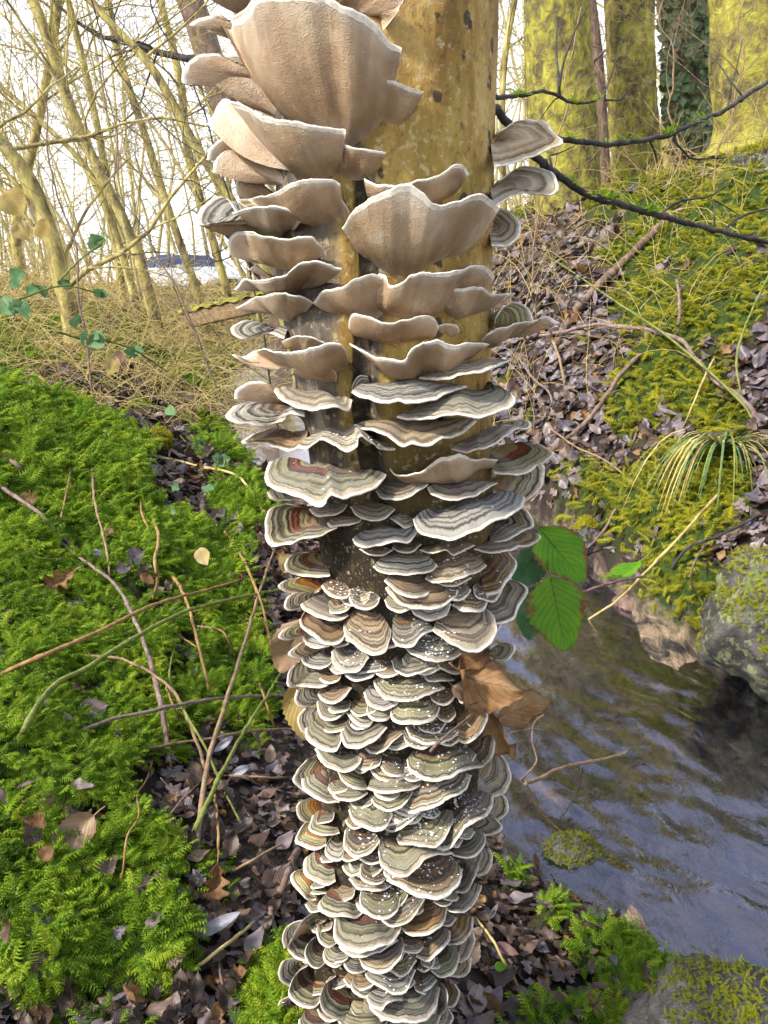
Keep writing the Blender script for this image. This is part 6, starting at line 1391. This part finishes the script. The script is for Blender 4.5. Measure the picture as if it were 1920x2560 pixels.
def car():
    t = NT('car_paint'); t.done(t.bsdf((.75, .77, .82), .25, None, .5, Coat_Weight=.6))
    t = NT('car_glass'); t.done(t.bsdf((.03, .04, .09), .06, None, .8))
    t = NT('tyre_rubber'); t.done(t.bsdf((.02, .02, .02), .8))
    t = NT('rim_metal'); t.done(t.bsdf((.5, .5, .52), .3, None, .5, Metallic=.9))
    t = NT('lamp_glass'); t.done(t.bsdf((.75, .77, .8), .08, None, .8))
    t = NT('black_trim'); t.done(t.bsdf((.03, .03, .032), .5))
    c = at(478, 738, 31); root = empty('parked_car', c, 'silver-white parked car seen through the twigs beyond the left bank', 'car'); root.rotation_euler = (0, 0, R(-38))
    # half profile stations: x, half width, sill, belt, roof
    st = [(-2.05, .70, .42, .80, .80), (-1.95, .80, .30, .92, .95), (-1.5, .86, .24, .98, 1.38), (-.9, .88, .22, .97, 1.50), (0, .88, .22, .95, 1.52), (.45, .88, .22, .94, 1.40), (1.0, .87, .22, .93, 1.00), (1.5, .85, .24, .86, .88), (1.95, .78, .28, .74, .76), (2.12, .62, .36, .60, .62)]
    V = []; k = 11
    for (x, w, s, b, r) in st:
        hw = w * .74 if r > b + .15 else w * .9
        ring = [(-w * .85, s), (-w, s + .12), (-w, b - .12), (-w * .97, b), (-hw, r - .06), (0, r), (hw, r - .06), (w * .97, b), (w, b - .12), (w, s + .12), (w * .85, s)]
        V += [(x, y, z) for y, z in ring]
    n = len(st); Fc = [(i * k + j, (i + 1) * k + j, (i + 1) * k + (j + 1) % k, i * k + (j + 1) % k) for i in range(n - 1) for j in range(k)]
    Fc += [tuple(range(k)), tuple((n - 1) * k + j for j in range(k))[::-1]]
    o = link('body', mk('body', V, Fc), MATS['car_paint'], root); m = o.modifiers.new('sub', 'SUBSURF'); m.levels = m.render_levels = 2
    def quad(nm, P, mat): 
        P = np.array(P, float); nn = np.cross(P[1] - P[0], P[2] - P[0]); nn /= np.linalg.norm(nn); V = np.vstack([P, P - nn * .02]); q = len(P)
        link(nm, mk(nm, V, [tuple(range(q)), tuple(range(q, 2 * q))[::-1]] + [(i, i + q, (i + 1) % q + q, (i + 1) % q) for i in range(q)]), MATS[mat], root, smooth=False)
    quad('windscreen', [(1.02, -.66, 1.02), (1.02, .66, 1.02), (.42, .56, 1.42), (.42, -.56, 1.42)], 'car_glass')
    quad('rear_window', [(-1.98, .62, 1.0), (-1.98, -.62, 1.0), (-1.55, -.54, 1.38), (-1.55, .54, 1.38)], 'car_glass')
    for s in (-1, 1):
        y0, y1 = s * .885, s * .70
        for (a, b, c_, d) in [((.78, 1.0), (.0, 1.0), (.0, 1.42), (.38, 1.38)), ((-.08, 1.0), (-.85, 1.0), (-.85, 1.42), (-.08, 1.43)), ((-.93, 1.0), (-1.5, 1.04), (-1.35, 1.30), (-.93, 1.40))]:
            quad('side_window', [(a[0], y0, a[1]), (b[0], y0, b[1]), (c_[0], y1, c_[1]), (d[0], y1, d[1])], 'car_glass')
        quad('headlight', [(1.93, s * .48, .72), (1.80, s * .78, .74), (1.80, s * .80, .60), (2.02, s * .46, .58)], 'lamp_glass')
        for x in (-1.25, 1.3):
            P = [(x + .31 * math.cos(a), 0, .31 + .31 * math.sin(a)) for a in np.linspace(0, 2 * math.pi, 25)]
            mb = MB(); mb.tube([(x, s * .70, .31), (x, s * .72, .31), (x, s * .88, .31), (x, s * .90, .31)], [.28, .32, .32, .28], 24); w = mb.build('tyre', MATS['tyre_rubber'], root)
            mb = MB(); mb.tube([(x, s * .89, .31), (x, s * .915, .31)], [.20, .17], 18); mb.build('rim', MATS['rim_metal'], w)
        mb = MB(); mb.box((.72, s * .99, 1.0), (.14, .2, .13)); mb.build('mirror', MATS['car_paint'], root, smooth=False)
    quad('grille', [(2.10, -.42, .58), (2.10, .42, .58), (2.12, .42, .44), (2.12, -.42, .44)], 'black_trim')
    quad('bumper', [(2.13, -.60, .40), (2.13, .60, .40), (2.08, .60, .30), (2.08, -.60, .30)], 'black_trim')
car()

# ------------------------------------------------------------------ white crumbs caught on the caps
def crumbs():
    rs = np.random.default_rng(8); mb = MB(); oct_ = np.array([[1, 0, 0], [0, 1, 0], [0, 0, 1], [-1, 0, 0], [0, -1, 0], [0, 0, -1]], float); of = [(0, 1, 2), (1, 3, 2), (3, 4, 2), (4, 0, 2), (1, 0, 5), (3, 1, 5), (4, 3, 5), (0, 4, 5)]
    foci = [cyl_hit(1340 * .5063 * 0 + 600 + x * .5063, y0 + y * .5063, .02)[0] for y0, lst in ((1350, [(1180, 190), (1290, 280), (470, 310), (540, 580), (870, 820), (1000, 1000), (1130, 1060), (1220, 1200), (980, 500), (430, 235)]), (1900, [(900, 100), (1150, 120), (1180, 200), (1000, 280), (950, 330), (850, 330), (1100, 400), (950, 540), (720, 690), (1200, 230), (900, 1080), (650, 400)])) for x, y in lst]
    foci += [cyl_hit(500 + x * .5666, 700 + y * .5666, .03)[0] for x, y in [(640, 740), (1320, 1110), (560, 490), (660, 660), (630, 880)]]
    foci = np.array(foci)
    for V, n, m, st, root in CAPS:
        if st == 'pale' and False: continue
        d = np.min(np.linalg.norm(V.mean(0)[None] - foci, axis=1)); num = int(np.clip(420 * math.exp(-(d / .024) ** 2), 3, 420))
        G = V.reshape(m, n, 3)
        for _ in range(num):
            i = rs.integers(1, m - 1); j = rs.integers(1, n - 1); p = G[i, j] + (G[i + 1, j] - G[i, j]) * rs.uniform() + (G[i, min(j + 1, n - 1)] - G[i, j]) * rs.uniform()
            if rs.uniform() > math.exp(-(np.min(np.linalg.norm(p - foci, axis=1)) / .018) ** 2) + .03: continue
            s = .00022 + .0008 * rs.uniform() ** 3; mb.add(oct_ * s * rs.uniform(.5, 1.4, (6, 1)) * np.array([1.3, 1.3, .7]) + p + [0, 0, s * .35], of)
    tag(mb.build('white_crumbs', MATS['white_crumb'], None, smooth=False), 'white crumbs sprinkled on the lower caps', 'crumbs', kind='stuff')
crumbs()
